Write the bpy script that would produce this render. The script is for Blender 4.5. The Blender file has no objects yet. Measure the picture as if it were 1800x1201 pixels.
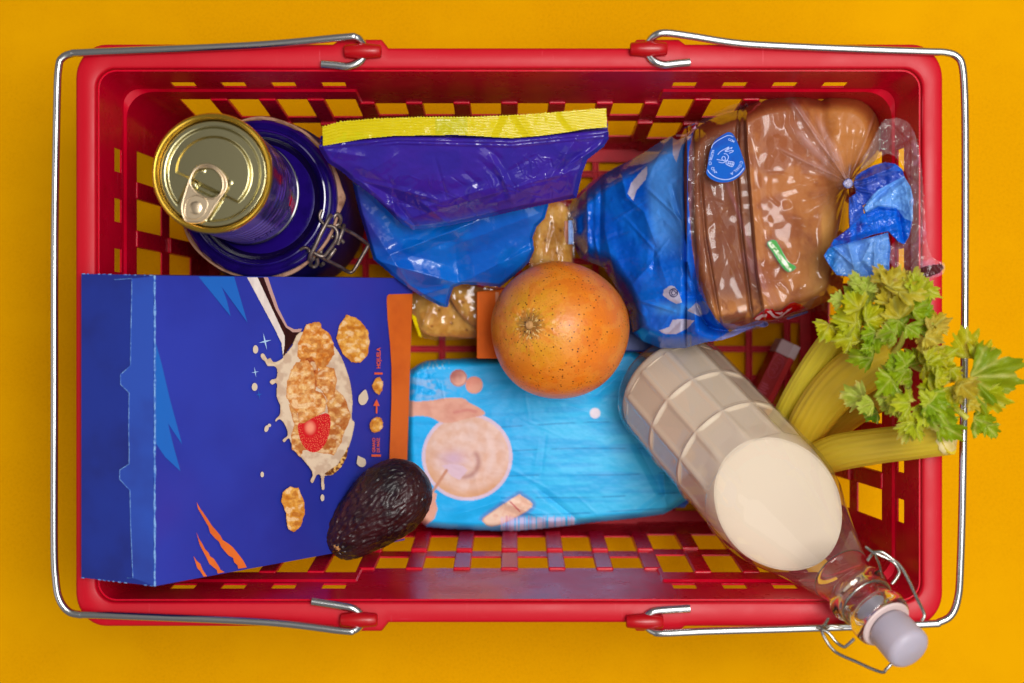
import bpy, bmesh, math, random
import numpy as np
from mathutils import Vector, Matrix

# ---------------------------------------------------------------- camera, light, exposure
# all lengths below are written in centimetres and scaled by U
U = 0.01
CAMZ = 107.0          # camera height over the table, cm
FPX = 2800.0          # focal length in photograph pixels (1800 wide)
S = bpy.context.scene
C = bpy.data.collections.new("groceries"); S.collection.children.link(C)
cam = bpy.data.cameras.new("camera"); camo = bpy.data.objects.new("camera", cam); C.objects.link(camo)
camo.location = (0, 0, CAMZ*U)
cam.sensor_width = 36; cam.lens = 36*FPX/1800
cam.clip_start = 0.01; cam.clip_end = 50
cam.dof.use_dof = True; cam.dof.focus_distance = 0.885; cam.dof.aperture_fstop = 6.3
S.camera = camo
S.view_settings.view_transform = 'Standard'; S.view_settings.look = 'None'
S.view_settings.exposure = 0.0; S.view_settings.gamma = 1.0
wd = bpy.data.worlds.new("World"); S.world = wd; wd.use_nodes = True
wd.node_tree.nodes["Background"].inputs[0].default_value = (1.0, 0.95, 0.92, 1)
wd.node_tree.nodes["Background"].inputs[1].default_value = 0.19
def area(name, loc, target, size, power, col=(1, 1, 1)):
    l = bpy.data.lights.new(name, 'AREA'); l.shape = 'SQUARE'; l.size = size*U; l.energy = power; l.color = col
    o = bpy.data.objects.new(name, l); C.objects.link(o); o.location = [c*U for c in loc]
    d = Vector(target)-Vector(loc); o.rotation_euler = d.to_track_quat('-Z', 'Y').to_euler()
    return o
area("softbox", (30, 10, 165), (4, 2, 10), 52, 16.4, (1.0, 0.975, 0.94))

o_ = area("strip_softbox", (50, -4, 158), (8, 0, 10), 80, 13.8, (1.0, 0.975, 0.94)); o_.data.shape = 'RECTANGLE'; o_.data.size = .8; o_.data.size_y = 3.0
o_.rotation_euler = (0, math.radians(16), 0)
area("left_fill_lamp", (-150, -20, 120), (0, 0, 15), 130, 3, (1.0, 0.97, 0.94))  # unseen fill lamp, added at the left to brighten the wire handles

# ---------------------------------------------------------------- helpers
def P(px, py, z):
    "point of the place seen at photograph pixel (px,py) and standing at height z (cm)"
    s = (CAMZ-z)/FPX
    return Vector(((px-900)*s, (600-py)*s, z))
def lin(c):
    out = []
    for v in c[:3]:
        v = v/255.0
        out.append(v/12.92 if v <= .04045 else ((v+.055)/1.055)**2.4)
    return tuple(out)+(1.0,)
def tag(o, label=None, cat=None, group=None, kind=None):
    for k, v in (('label', label), ('category', cat), ('group', group), ('kind', kind)):
        if v: o[k] = v
    return o
def thing(name, label, cat, loc, group=None):
    o = bpy.data.objects.new(name, None); C.objects.link(o); o.empty_display_size = 0.01
    o.location = Vector(loc)*U
    return tag(o, label, cat, group)
def org(p):
    v = Vector((0, 0, 0))
    while p is not None:
        v = v+p.location; p = p.parent
    return v
def mk(name, vs, fs, mat, parent=None, smooth=True, cols=None, sharp=None):
    o0 = org(parent)
    me = bpy.data.meshes.new(name)
    vs = np.asarray([tuple(v) for v in vs], dtype=float) if not isinstance(vs, np.ndarray) else vs
    me.from_pydata((vs*U-np.array(o0)).tolist(), [], fs if isinstance(fs, list) else fs.tolist())
    for m in (mat if isinstance(mat, (list, tuple)) else [mat]): me.materials.append(m)
    if smooth: me.polygons.foreach_set("use_smooth", [True]*len(me.polygons))
    if sharp: me.set_sharp_from_angle(angle=math.radians(sharp))
    if cols is not None:
        a = me.color_attributes.new("print", 'FLOAT_COLOR', 'POINT')
        c = np.ones((len(vs), 4)); c[:, :3] = cols
        a.data.foreach_set("color", c.ravel())
    me.update()
    o = bpy.data.objects.new(name, me); C.objects.link(o)
    if parent is not None: o.parent = parent
    return o
def mods(o, solid=None, bevel=None, sub=0, seg=2, offset=-1, ang=30):
    if solid:
        m = o.modifiers.new("s", 'SOLIDIFY'); m.thickness = solid*U; m.offset = offset; m.use_even_offset = False
    if bevel:
        m = o.modifiers.new("b", 'BEVEL'); m.width = bevel*U; m.segments = seg; m.limit_method = 'ANGLE'
        m.angle_limit = math.radians(ang); m.harden_normals = True
    if sub:
        m = o.modifiers.new("u", 'SUBSURF'); m.levels = sub; m.render_levels = sub
    return o
def spline(pts, n=8, closed=False):
    pts = [Vector(p) for p in pts]; out = []
    N = len(pts)
    rng = range(N if closed else N-1)
    for i in rng:
        if closed: a, b, c, d = pts[i-1], pts[i], pts[(i+1) % N], pts[(i+2) % N]
        else: a, b, c, d = pts[max(i-1, 0)], pts[i], pts[i+1], pts[min(i+2, N-1)]
        for k in range(n):
            t = k/n
            out.append(.5*((2*b)+(c-a)*t+(2*a-5*b+4*c-d)*t*t+(3*b-a-3*c+d)*t**3))
    if not closed: out.append(pts[-1])
    return out
def tube_data(path, rad, seg=12, closed=False, squash=None):
    path = [Vector(p) for p in path]; n = len(path); vs = []; fs = []
    T = []
    for i in range(n):
        a = path[i-1] if (i > 0 or closed) else path[i]; b = path[(i+1) % n] if (i < n-1 or closed) else path[i]
        t = (b-a); T.append(t.normalized() if t.length > 1e-9 else Vector((0, 0, 1)))
    up = Vector((0, 0, 1)) if abs(T[0].z) < .9 else Vector((0, 1, 0))
    N = (up-T[0]*up.dot(T[0])).normalized()
    for i in range(n):
        N = (N-T[i]*N.dot(T[i])).normalized(); B = T[i].cross(N)
        r = rad[i] if hasattr(rad, '__len__') else rad
        for k in range(seg):
            a = 2*math.pi*k/seg
            vs.append(path[i]+N*(r*math.cos(a)*(squash or 1))+B*(r*math.sin(a)))
    for i in range(n if closed else n-1):
        j = (i+1) % n
        for k in range(seg):
            k2 = (k+1) % seg
            fs.append([i*seg+k, i*seg+k2, j*seg+k2, j*seg+k])
    if not closed:
        fs.append(list(range(seg))[::-1]); fs.append([(n-1)*seg+k for k in range(seg)])
    return vs, fs
def tube(name, path, rad, mat, parent, seg=12, closed=False, sharp=50, squash=None):
    v, f = tube_data(path, rad, seg, closed, squash)
    return mk(name, v, f, mat, parent, sharp=sharp)
def lathe_data(prof, M=None, seg=64, cap=True):
    "prof: (radius, height) list, M maps local (x,y,z) to world cm"
    vs = []; fs = []
    for r, h in prof:
        for k in range(seg):
            a = 2*math.pi*k/seg; vs.append(Vector((r*math.cos(a), r*math.sin(a), h)))
    for i in range(len(prof)-1):
        for k in range(seg):
            k2 = (k+1) % seg; fs.append([i*seg+k, i*seg+k2, (i+1)*seg+k2, (i+1)*seg+k])
    if cap:
        if prof[0][0] > 1e-6: fs.append([k for k in range(seg)][::-1])
        if prof[-1][0] > 1e-6: fs.append([(len(prof)-1)*seg+k for k in range(seg)])
    if M is not None: vs = [M @ v for v in vs]
    return vs, fs
def lathe(name, prof, M, mat, parent, seg=64, cap=True, sharp=40):
    v, f = lathe_data(prof, M, seg, cap)
    return mk(name, v, f, mat, parent, sharp=sharp)
def box_data(c, M=None):
    (x0, x1), (y0, y1), (z0, z1) = c
    vs = [Vector((x, y, z)) for z in (z0, z1) for y in (y0, y1) for x in (x0, x1)]
    if M is not None: vs = [M @ v for v in vs]
    return vs, [[0, 2, 3, 1], [4, 5, 7, 6], [0, 1, 5, 4], [2, 6, 7, 3], [0, 4, 6, 2], [1, 3, 7, 5]]
def join(*dat):
    vs = []; fs = []
    for v, f in dat:
        b = len(vs); vs += list(v); fs += [[i+b for i in q] for q in f]
    return vs, fs
# --- numpy noise
def _hash(ix, iy, s):
    n = (ix*374761393+iy*668265263+s*974634777) & 0x7fffffff
    n = (n ^ (n >> 13))*1274126177 & 0x7fffffff
    return ((n ^ (n >> 16)) & 0xffff)/65535.0
def vnoise(x, y, s=0):
    ix = np.floor(x).astype(np.int64); iy = np.floor(y).astype(np.int64)
    fx = x-ix; fy = y-iy; fx = fx*fx*fx*(fx*(fx*6-15)+10); fy = fy*fy*fy*(fy*(fy*6-15)+10)
    a = _hash(ix, iy, s); b = _hash(ix+1, iy, s); c = _hash(ix, iy+1, s); d = _hash(ix+1, iy+1, s)
    return (a*(1-fx)+b*fx)*(1-fy)+(c*(1-fx)+d*fx)*fy
def fbm(x, y, s=0, o=4):
    t = 0; a = .5
    for k in range(o):
        t = t+a*vnoise(x*2**k+17.3*k, y*2**k-9.1*k, s+k*7); a *= .5
    return t/(1-.5**o)
def worley(x, y, s=0):
    ix = np.floor(x).astype(np.int64); iy = np.floor(y).astype(np.int64)
    f1 = np.full(x.shape, 9.0); f2 = np.full(x.shape, 9.0)
    for dx in (-1, 0, 1):
        for dy in (-1, 0, 1):
            jx = ix+dx; jy = iy+dy
            px = jx+_hash(jx, jy, s); py = jy+_hash(jx, jy, s+91)
            d = np.hypot(px-x, py-y)
            f2 = np.minimum(f2, np.maximum(d, f1)); f1 = np.minimum(f1, d)
    return f1, f2
def sstep(a, b, x):
    t = np.clip((x-a)/(b-a), 0, 1); return t*t*(3-2*t)
def crease(X, Y, p, q, w, a, fade=.25):
    "ridge (a>0) or valley along p-q with linear flanks"
    px, py = p; dx, dy = q[0]-px, q[1]-py; L = math.hypot(dx, dy); dx /= L; dy /= L
    t = ((X-px)*dx+(Y-py)*dy)/L; d = np.abs((X-px)*dy-(Y-py)*dx)
    e = sstep(-fade, fade, t)*(1-sstep(1-fade, 1+fade, t))
    return a*e*np.maximum(0, 1-d/w)**1.3
def inpoly(X, Y, poly):
    c = np.zeros(X.shape, bool); n = len(poly)
    for i in range(n):
        x0, y0 = poly[i]; x1, y1 = poly[(i+1) % n]
        if y0 == y1: continue
        m = ((y0 > Y) != (y1 > Y)) & (X < (x1-x0)*(Y-y0)/(y1-y0)+x0)
        c ^= m
    return c
def polydist(X, Y, poly, closed=True):
    d = np.full(X.shape, 1e9); n = len(poly)
    for i in range(n if closed else n-1):
        x0, y0 = poly[i]; x1, y1 = poly[(i+1) % n]
        L = (x1-x0)**2+(y1-y0)**2+1e-12
        t = np.clip(((X-x0)*(x1-x0)+(Y-y0)*(y1-y0))/L, 0, 1)
        d = np.minimum(d, np.hypot(X-x0-t*(x1-x0), Y-y0-t*(y1-y0)))
    return d
# --- materials
MAT = {}
def pm(name, col, rough=.5, metal=0, spec=.5, coat=0, coat_rough=.1, trans=0, ior=1.45, sss=0, sssr=(1, .5, .3), sss_scale=.01,
       bump=None, var=None, attr=False, alpha=1, rvar=None, sheen=0):
    """bump: (scale per metre, strength, distance in cm, detail); var: list of (scale, colour, lo, hi)"""
    m = bpy.data.materials.new(name); m.use_nodes = True; nt = m.node_tree; b = nt.nodes["Principled BSDF"]
    I = b.inputs
    I["Base Color"].default_value = lin(col); I["Roughness"].default_value = rough; I["Metallic"].default_value = metal
    I["Specular IOR Level"].default_value = spec; I["Coat Weight"].default_value = coat; I["Coat Roughness"].default_value = coat_rough
    I["Transmission Weight"].default_value = trans; I["IOR"].default_value = ior; I["Alpha"].default_value = alpha
    I["Subsurface Weight"].default_value = sss; I["Subsurface Radius"].default_value = sssr; I["Subsurface Scale"].default_value = sss_scale
    tc = nt.nodes.new("ShaderNodeTexCoord")
    def N(scale, detail=3, rough=.55, w=0, stretch=None):
        n = nt.nodes.new("ShaderNodeTexNoise"); n.inputs["Scale"].default_value = scale; n.inputs["Detail"].default_value = detail
        n.inputs["Roughness"].default_value = rough
        src = tc.outputs["Object"]
        if stretch or w:
            mp = nt.nodes.new("ShaderNodeMapping"); mp.inputs["Scale"].default_value = stretch or (1, 1, 1); mp.inputs["Location"].default_value = (w, w*.7, 0)
            nt.links.new(src, mp.inputs[0]); src = mp.outputs[0]
        nt.links.new(src, n.inputs["Vector"]); return n.outputs["Fac"]
    cur = None
    if attr:
        a = nt.nodes.new("ShaderNodeAttribute"); a.attribute_name = "print"; cur = a.outputs["Color"]
    for i, v in enumerate(var or []):
        sc, c2, lo, hi = v[:4]; st = v[4] if len(v) > 4 else None
        r = nt.nodes.new("ShaderNodeMapRange"); r.inputs["From Min"].default_value = lo; r.inputs["From Max"].default_value = hi
        r.interpolation_type = 'SMOOTHSTEP'
        nt.links.new(N(sc, 4, .6, i*3.7, st), r.inputs["Value"])
        x = nt.nodes.new("ShaderNodeMix"); x.data_type = 'RGBA'
        nt.links.new(r.outputs[0], x.inputs[0])
        if cur is None: x.inputs[6].default_value = lin(col)
        else: nt.links.new(cur, x.inputs[6])
        x.inputs[7].default_value = lin(c2); cur = x.outputs[2]
    if cur is not None: nt.links.new(cur, I["Base Color"])
    if rvar:
        r = nt.nodes.new("ShaderNodeMapRange"); r.inputs["From Min"].default_value = .35; r.inputs["From Max"].default_value = .65
        r.inputs["To Min"].default_value = rvar[1]; r.inputs["To Max"].default_value = rvar[2]
        nt.links.new(N(rvar[0], 4, .6, 5.1), r.inputs["Value"]); nt.links.new(r.outputs[0], I["Roughness"])
    prev = None
    for bp in ([bump] if isinstance(bump, tuple) else (bump or [])):
        bn = nt.nodes.new("ShaderNodeBump"); bn.inputs["Strength"].default_value = bp[1]; bn.inputs["Distance"].default_value = bp[2]*U
        nt.links.new(N(bp[0], bp[3] if len(bp) > 3 else 3, .6, 0, bp[4] if len(bp) > 4 else None), bn.inputs["Height"])
        if prev: nt.links.new(prev, bn.inputs["Normal"])
        prev = bn.outputs[0]
    if prev: nt.links.new(prev, I["Normal"])
    MAT[name] = m
    return m
# ---------------------------------------------------------------- table
pm("yellow_paper", (230, 163, 0), .8, spec=.03, bump=[(2600, .25, .01, 2), (700, .2, .02, 2)], var=[(900, (206, 138, 0), .45, .75), (9, (234, 168, 0), .4, .7)])
v, f = box_data(((-160, 160), (-130, 130), (-1, 0)))
tag(mk("table", v, f, MAT["yellow_paper"], None, smooth=False), kind="structure")

# ---------------------------------------------------------------- basket
RT = 23.0                     # rim height
BX, BY = -0.15, 0.33          # basket centre
HA, HB = 21.8, 14.08          # inner half sizes at the rim
DRAFT = 0.07
RED = pm("red_plastic", (204, 0, 38), .27, spec=.32, bump=[(35, .25, .05, 2), (900, .10, .004, 2)],
         var=[(60, (190, 0, 30), .45, .75)], rvar=(25, .2, .34))
REDR = pm("red_rim_plastic", (186, 0, 24), .44, spec=.34,  bump=[(45, .3, .05, 3), (1200, .12, .004, 2)], rvar=(30, .38, .5))
REDF = pm("red_floor_plastic", (204, 0, 34), .5, spec=.3, var=[(60, (186, 0, 26), .45, .75)])
basket = thing("shopping_basket", "red plastic shopping basket with two folded wire handles, holding all the groceries", "basket", (BX, BY, 0))
def side_pt(side, u, d, off):
    "side 0:+y 1:-y 2:+x 3:-x ; u along the wall, d depth under the rim, off inwards"
    a = HA-DRAFT*d-off; b = HB-DRAFT*d-off; z = RT-d
    return Vector([(BX+u, BY+b, z), (BX+u, BY-b, z), (BX+a, BY+u, z), (BX-a, BY+u, z)][side])
LK = [s*(1.3725+2.745*k) for k in range(7) for s in (-1, 1)]
SK = [s*(1.3725+2.745*k) for k in range(4) for s in (-1, 1)]
def cols_for(ks, lim, panel):
    s = set()
    for c in ks:
        for w in (.87, .64): s.add(round(c-w, 4)); s.add(round(c+w, 4))
    if panel:
        for e in (8.50, 8.58): s.add(e); s.add(-e)
    return sorted(s)
LC = cols_for(LK, 0, True); SC = cols_for(SK, 0, False)
ROWS = [0.3, 1.6, 2.8, 4.0, 4.42, 4.6, 6.4, 8.0, 11.3, 12.9, 17.7, 21.9, 22.5]
def ring_cols():
    "perimeter columns counter-clockwise: (kind, data)"
    out = []; n = 7
    out += [('x', u) for u in SC]                                   # +x wall, y increasing
    out += [('c', (1, 1, math.pi/2*i/n)) for i in range(n+1)]
    out += [('t', u) for u in LC[::-1]]
    out += [('c', (-1, 1, math.pi/2+math.pi/2*i/n)) for i in range(n+1)]
    out += [('m', u) for u in SC[::-1]]
    out += [('c', (-1, -1, math.pi+math.pi/2*i/n)) for i in range(n+1)]
    out += [('b', u) for u in LC]
    out += [('c', (1, -1, 1.5*math.pi+math.pi/2*i/n)) for i in range(n+1)]
    return out
RC = ring_cols()
def ring_pt(col, d, off, r=1.25):
    k, q = col; a = HA-DRAFT*d-off; b = HB-DRAFT*d-off; z = RT-d
    if k == 'x': p = (a, q)
    elif k == 'm': p = (-a, q)
    elif k == 't': p = (q, b)
    elif k == 'b': p = (q, -b)
    else:
        sx, sy, an = q; rr = max(.1, r-off*.3)
        p = (sx*(a-rr)+rr*math.cos(an), sy*(b-rr)+rr*math.sin(an))
    return Vector((BX+p[0], BY+p[1], z))
vs = []; fs = []; nC = len(RC)
for d in ROWS:
    for c in RC:
        mid = c[0] in 'tb' and abs(c[1]) < 8.54
        off = 0 if (d < 4.5 or mid) else .12
        if c[0] == 'c' and d > 4.5: r = 1.6
        else: r = 1.0
        vs.append(ring_pt(c, d, off, r))
def is_hole(ci, ri):
    c0, c1 = RC[ci], RC[(ci+1) % nC]
    if c0[0] == 'c' or c1[0] == 'c' or c0[0] != c1[0]: return False
    m = (c0[1]+c1[1])/2; d = (ROWS[ri]+ROWS[ri+1])/2
    long_ = c0[0] in 'tb'
    dist = min(abs(m-k) for k in (LK if long_ else SK))
    if 2.8 < d < 4.0: return dist < .64 and (not long_ or abs(m) > 8.6)
    if 6.4 < d < 8.0: return dist < .87 and (not long_ or abs(m) > 8.6)
    if 8.0 < d < 11.3 or 12.9 < d < 17.7: return dist < .87
    return False
for ri in range(len(ROWS)-1):
    for ci in range(nC):
        if is_hole(ci, ri): continue
        j = (ci+1) % nC
        fs.append([ri*nC+ci, (ri+1)*nC+ci, (ri+1)*nC+j, ri*nC+j])
o = mk("wall", vs, fs, RED, basket); mods(o, solid=.10, bevel=.03, seg=1, offset=-1)
# ribs, proud of the wall, one object each (mesh shared per kind)
def rib_mesh(side, u, d0, d1, off0, off1, w=.49):
    vs = []
    for d in (d0, d1):
        for off in (off0, off1):
            for du in (-w, w): vs.append(side_pt(side, u+du, d, off))
    return vs, [[0, 1, 3, 2], [4, 6, 7, 5], [0, 2, 6, 4], [1, 5, 7, 3], [2, 3, 7, 6], [0, 4, 5, 1]]
RIBM = {}
def rib(side, u, d0, d1, off0, off1):
    key = (side, d0, off1, abs(u) < 8.6)
    if key not in RIBM:
        v, f = rib_mesh(side, u, d0, d1, off0, off1)
        o = mk("rib", v, f, RED, basket); mods(o, bevel=.09, seg=2)
        RIBM[key] = (o, u)
    else:
        b, u0 = RIBM[key]; o = b.copy(); C.objects.link(o); o.parent = basket
        o.location = Vector((((u-u0), 0, 0) if side < 2 else (0, (u-u0), 0)))*U
for side in (0, 1, 2, 3):
    for k in range(-6, 7) if side < 2 else range(-3, 4):
        u = k*2.745; mid = side < 2 and abs(u) < 8.6
        rib(side, u, 7.55 if mid else 6.25, 11.75, -.08 if mid else .04, .24 if mid else .32)
        rib(side, u, 12.5, 18.0, -.08 if mid else .04, .36 if mid else .44)
# rim with its drip edge and the thicker seats of the handles
XR = [-18, -14, -11, -9.3, -8.95, -6.75, -6.4, -3, 0, 3, 6.4, 6.75, 8.95, 9.3, 11, 14, 18]
rc = []
for sx, sy, a0 in ((1, 1, 0), (-1, 1, 1), (-1, -1, 2), (1, -1, 3)):
    rc += [('c', (sx, sy, a0*math.pi/2+math.pi/2*i/10)) for i in range(11)]
    if a0 == 0: rc += [('t', u) for u in XR[::-1]]
    if a0 == 1: rc += [('m', u) for u in (8, 0, -8)]
    if a0 == 2: rc += [('b', u) for u in XR]
    if a0 == 3: rc += [('x', u) for u in (-8, 0, 8)]
prof = [(0.0, .45), (0.0, .12), (.04, .04), (.12, 0), (.55, -.03), (.92, .02), (1.02, .07), (1.08, .17), (1.24, 1.55), (1.24, 1.75), (1.14, 1.78), (.98, .5), (.3, .45)]
vs = []; fs = []; n = len(rc)
for off, d in prof:
    for c in rc:
        ex = 0
        if c[0] in 'tb':
            u = abs(c[1]); ex = 0 if u < 6.5 else (.46 if u < 9.1 else .2)
        elif c[0] == 'c': ex = .2*abs(math.sin(c[1][2]))
        p = ring_pt(c, 0, -off, 1.0) if c[0] != 'c' else None
        if c[0] == 'c':
            sx, sy, an = c[1]; rr = 1.0+off*.55
            p = Vector((BX+sx*(HA+off-rr)+rr*math.cos(an), BY+sy*(HB+off-rr)+rr*math.sin(an), RT))
        if off > .9: p.y += ex*(1 if p.y > 0 else -1)
        elif off > .5: p.y += ex*.6*(1 if p.y > 0 else -1)
        p.z = RT-d
        vs.append(p)
for i in range(len(prof)-1):
    for k in range(n):
        j = (k+1) % n; fs.append([i*n+k, i*n+j, (i+1)*n+j, (i+1)*n+k])
o = mk("rim", vs, fs, REDR, basket, sharp=55)
# floor grid
def floor_bar(L, h, along_x):
    w = .21; pr = [(-w, 0), (-w, h), (-w+.07, h), (-.07, h-.16), (.07, h-.16), (w-.07, h), (w, h), (w, 0)]
    vs = []; fs = []
    for e in (-L, L):
        for a, b in pr: vs.append((e, a, b) if along_x else (a, e, b))
    m = len(pr)
    for k in range(m): fs.append([k, (k+1) % m, m+(k+1) % m, m+k])
    return vs, fs
FA, FB = HA-DRAFT*22.3-.2, HB-DRAFT*22.3-.2
fz = .55
src = None
x = 5.58-2.555*9
while x < FA:
    if x > -FA:
        if src is None:
            v, f = floor_bar(FB, .40, False); v = [(a+x, b+BY, c+fz) for a, b, c in v]; src = (mk("floor_bar", v, f, REDF, basket, smooth=False), x)
        else:
            o = src[0].copy(); C.objects.link(o); o.parent = basket; o.location = ((x-src[1])*U, 0, 0)
    x += 2.555
src = None; y = -.494-1.944*8
while y < FB+BY:
    if y > -FB+BY:
        if src is None:
            v, f = floor_bar(FA, .36, True); v = [(a+BX, b+y, c+fz) for a, b, c in v]; src = (mk("floor_bar", v, f, REDF, basket, smooth=False), y)
        else:
            o = src[0].copy(); C.objects.link(o); o.parent = basket; o.location = (0, (y-src[1])*U, 0)
    y += 1.944
# border of the floor
vs = []; fs = []
for k, (da, z) in enumerate(((.9, fz), (.9, fz+.42), (.75, fz+.44), (-.15, fz+.44), (-.15, fz))):
    for c in rc:
        kk, q = c; a = FA-da+.2; b = FB-da+.2
        if kk == 'x': p = (a, q)
        elif kk == 'm': p = (-a, q)
        elif kk == 't': p = (q, b)
        elif kk == 'b': p = (q, -b)
        else:
            sx, sy, an = q; rr = .8 if k < 3 else 1.5
            p = (sx*(a-rr)+rr*math.cos(an), sy*(b-rr)+rr*math.sin(an))
        vs.append((BX+p[0], BY+p[1], z))
for i in range(4):
    for k in range(n):
        j = (k+1) % n; fs.append([i*n+k, (i+1)*n+k, (i+1)*n+j, i*n+j])
mk("floor_border", vs, fs, REDF, basket, sharp=40)
# handle seats
LUG = pm("red_lug_plastic", (172, 0, 12), .33, spec=.5, bump=(80, .2, .03, 2))
for px, py in ((638, 90), (1140, 86), (631, 1089), (1133, 1092)):
    c = P(px, py, RT+.25)
    pr = [(.0, -.98), (.30, -.97), (.36, -.9), (.40, -.5), (.46, 0), (.40, .5), (.36, .9), (.30, .97), (.0, .98)]
    M = Matrix.Translation(c) @ Matrix.Rotation(math.pi/2, 4, 'Y') @ Matrix.Diagonal((1.05, .95, 1, 1))
    lathe("handle_lug", pr, M, LUG, basket, seg=24, sharp=60)
# wire handles
STEEL = pm("polished_steel", (200, 200, 200), .22, metal=1, bump=(300, .05, .01, 2, (1, .05, 1)))
def wire(pts):
    path = [P(*p) for p in pts]
    return spline(path, 8)
zr = RT+.27
hl = wire([(565, 112, zr), (590, 114, zr), (612, 116, zr), (632, 108, zr), (641, 97, zr-.1), (641, 86, zr-.25), (636, 74, zr-.05), (625, 65, zr+.2), (600, 65.5, zr+.25),
           (440, 79.5, zr+.1), (160, 91.5, zr+.05), (128, 93.5, zr), (110, 101, zr), (103, 118, zr), (100, 180, zr), (96, 420, zr), (95.5, 700, zr), (95, 950, zr), (98, 1020, zr), (104, 1052, zr),
           (118, 1073, zr), (138, 1080, zr), (180, 1081, zr), (460, 1093, zr+.1), (600, 1108.5, zr+.25), (622, 1108, zr+.2), (634, 1099, zr-.05), (638, 1089, zr-.25),
           (633, 1078, zr-.1), (620, 1069.5, zr), (600, 1065, zr), (548, 1057, zr)])
tube("wire_handle", hl, .205, STEEL, basket, 16)
hr = wire([(1213, 109, zr), (1190, 111, zr), (1167, 113, zr), (1150, 107, zr), (1139, 95, zr-.1), (1137, 83, zr-.25), (1143, 70, zr-.05), (1154, 60.5, zr+.2), (1172, 57.5, zr+.25),
           (1217, 63.5, zr+.2), (1283, 74, zr+.1), (1350, 79.5, zr+.05), (1510, 86.5, zr), (1630, 90.5, zr), (1662, 92, zr), (1682, 99, zr), (1692, 118, zr), (1696, 180, zr), (1697, 300, zr), (1696, 560, zr),
           (1692, 860, zr), (1688, 1000, zr), (1684, 1050, zr), (1673, 1080, zr), (1652, 1093, zr), (1624, 1097, zr), (1400, 1105, zr+.1), (1245, 1109.5, zr+.25), (1166, 1113, zr+.25), (1148, 1110, zr+.1),
           (1135, 1100, zr-.2), (1132, 1088, zr-.1), (1144, 1077, zr), (1160, 1073, zr), (1213, 1069.5, zr)])
tube("wire_handle", hr, .205, STEEL, basket, 16)
# fine pale scuffs worn into the rim, walls and ribs (wear with a shape of its own)
def scuffs(m, amt=.35):
    nt = m.node_tree; pb = nt.nodes["Principled BSDF"]; src = pb.inputs["Base Color"].links[0].from_socket
    tc = nt.nodes.new("ShaderNodeTexCoord")
    res = None
    for rot, st in ((.35, (900, 22, 500)), (-.5, (30, 1100, 500)), (1.2, (700, 18, 400))):
        mp = nt.nodes.new("ShaderNodeMapping"); mp.inputs["Rotation"].default_value = (0, 0, rot); mp.inputs["Scale"].default_value = st
        no = nt.nodes.new("ShaderNodeTexNoise"); no.inputs["Scale"].default_value = 1.0; no.inputs["Detail"].default_value = 2
        nt.links.new(tc.outputs["Object"], mp.inputs[0]); nt.links.new(mp.outputs[0], no.inputs["Vector"])
        mr = nt.nodes.new("ShaderNodeMapRange"); mr.inputs["From Min"].default_value = .72; mr.inputs["From Max"].default_value = .80; nt.links.new(no.outputs["Fac"], mr.inputs["Value"])
        if res is None: res = mr.outputs[0]
        else:
            mx = nt.nodes.new("ShaderNodeMath"); mx.operation = 'MAXIMUM'; nt.links.new(res, mx.inputs[0]); nt.links.new(mr.outputs[0], mx.inputs[1]); res = mx.outputs[0]
    mu = nt.nodes.new("ShaderNodeMath"); mu.operation = 'MULTIPLY'; mu.inputs[1].default_value = amt; nt.links.new(res, mu.inputs[0])
    x = nt.nodes.new("ShaderNodeMix"); x.data_type = 'RGBA'; nt.links.new(mu.outputs[0], x.inputs[0]); nt.links.new(src, x.inputs[6]); x.inputs[7].default_value = lin((226, 90, 104))
    nt.links.new(x.outputs[2], pb.inputs["Base Color"])
scuffs(RED, .4)
REDR.node_tree.nodes["Principled BSDF"]
nt = REDR.node_tree; pb = nt.nodes["Principled BSDF"]
if not pb.inputs["Base Color"].links:
    rgb = nt.nodes.new("ShaderNodeRGB"); rgb.outputs[0].default_value = lin((188, 0, 28)); nt.links.new(rgb.outputs[0], pb.inputs["Base Color"])
scuffs(REDR, .45)
# ---------------------------------------------------------------- shared builders
from mathutils.geometry import tessellate_polygon
def plate_data(outer, holes, z0, z1, fn):
    "prism of a 2-D outline with holes; fn(x, y, z) gives the world point"
    loops = [[Vector((p[0], p[1], 0)) for p in lp] for lp in [outer]+list(holes)]
    tr = tessellate_polygon(loops); flat = [p for lp in loops for p in lp]; n = len(flat)
    vs = [fn(p.x, p.y, z1) for p in flat]+[fn(p.x, p.y, z0) for p in flat]
    fs = []
    for t in tr:
        a, b, c = flat[t[0]], flat[t[1]], flat[t[2]]
        t = list(t) if (b-a).cross(c-a).z > 0 else [t[0], t[2], t[1]]
        fs.append(t); fs.append([i+n for i in t[::-1]])
    k = 0
    for lp in loops:
        m = len(lp)
        for i in range(m):
            j = (i+1) % m; fs.append([k+i, k+j, n+k+j, n+k+i])
        k += m
    return vs, fs
def flat_data(outer, fn, z=0):
    tr = tessellate_polygon([[Vector((p[0], p[1], 0)) for p in outer]])
    vs = [fn(p[0], p[1], z) for p in outer]; fs = []
    for t in tr:
        a, b, c = [Vector(vs[i]) for i in t]
        fs.append(list(t) if (b-a).cross(c-a).z > 0 else [t[0], t[2], t[1]])
    return vs, fs
def ragged(poly, amp, n=5, seed=1):
    rnd = random.Random(seed); out = []
    m = len(poly)
    for i in range(m):
        a = Vector(poly[i]); b = Vector(poly[(i+1) % m])
        for k in range(n):
            t = k/n; p = a.lerp(b, t)
            out.append((p.x+rnd.uniform(-amp, amp), p.y+rnd.uniform(-amp, amp)))
    return out
def smoothpoly(poly, n=4):
    return [(p.x, p.y) for p in spline([(x, y, 0) for x, y in poly], n, closed=True)]
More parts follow.
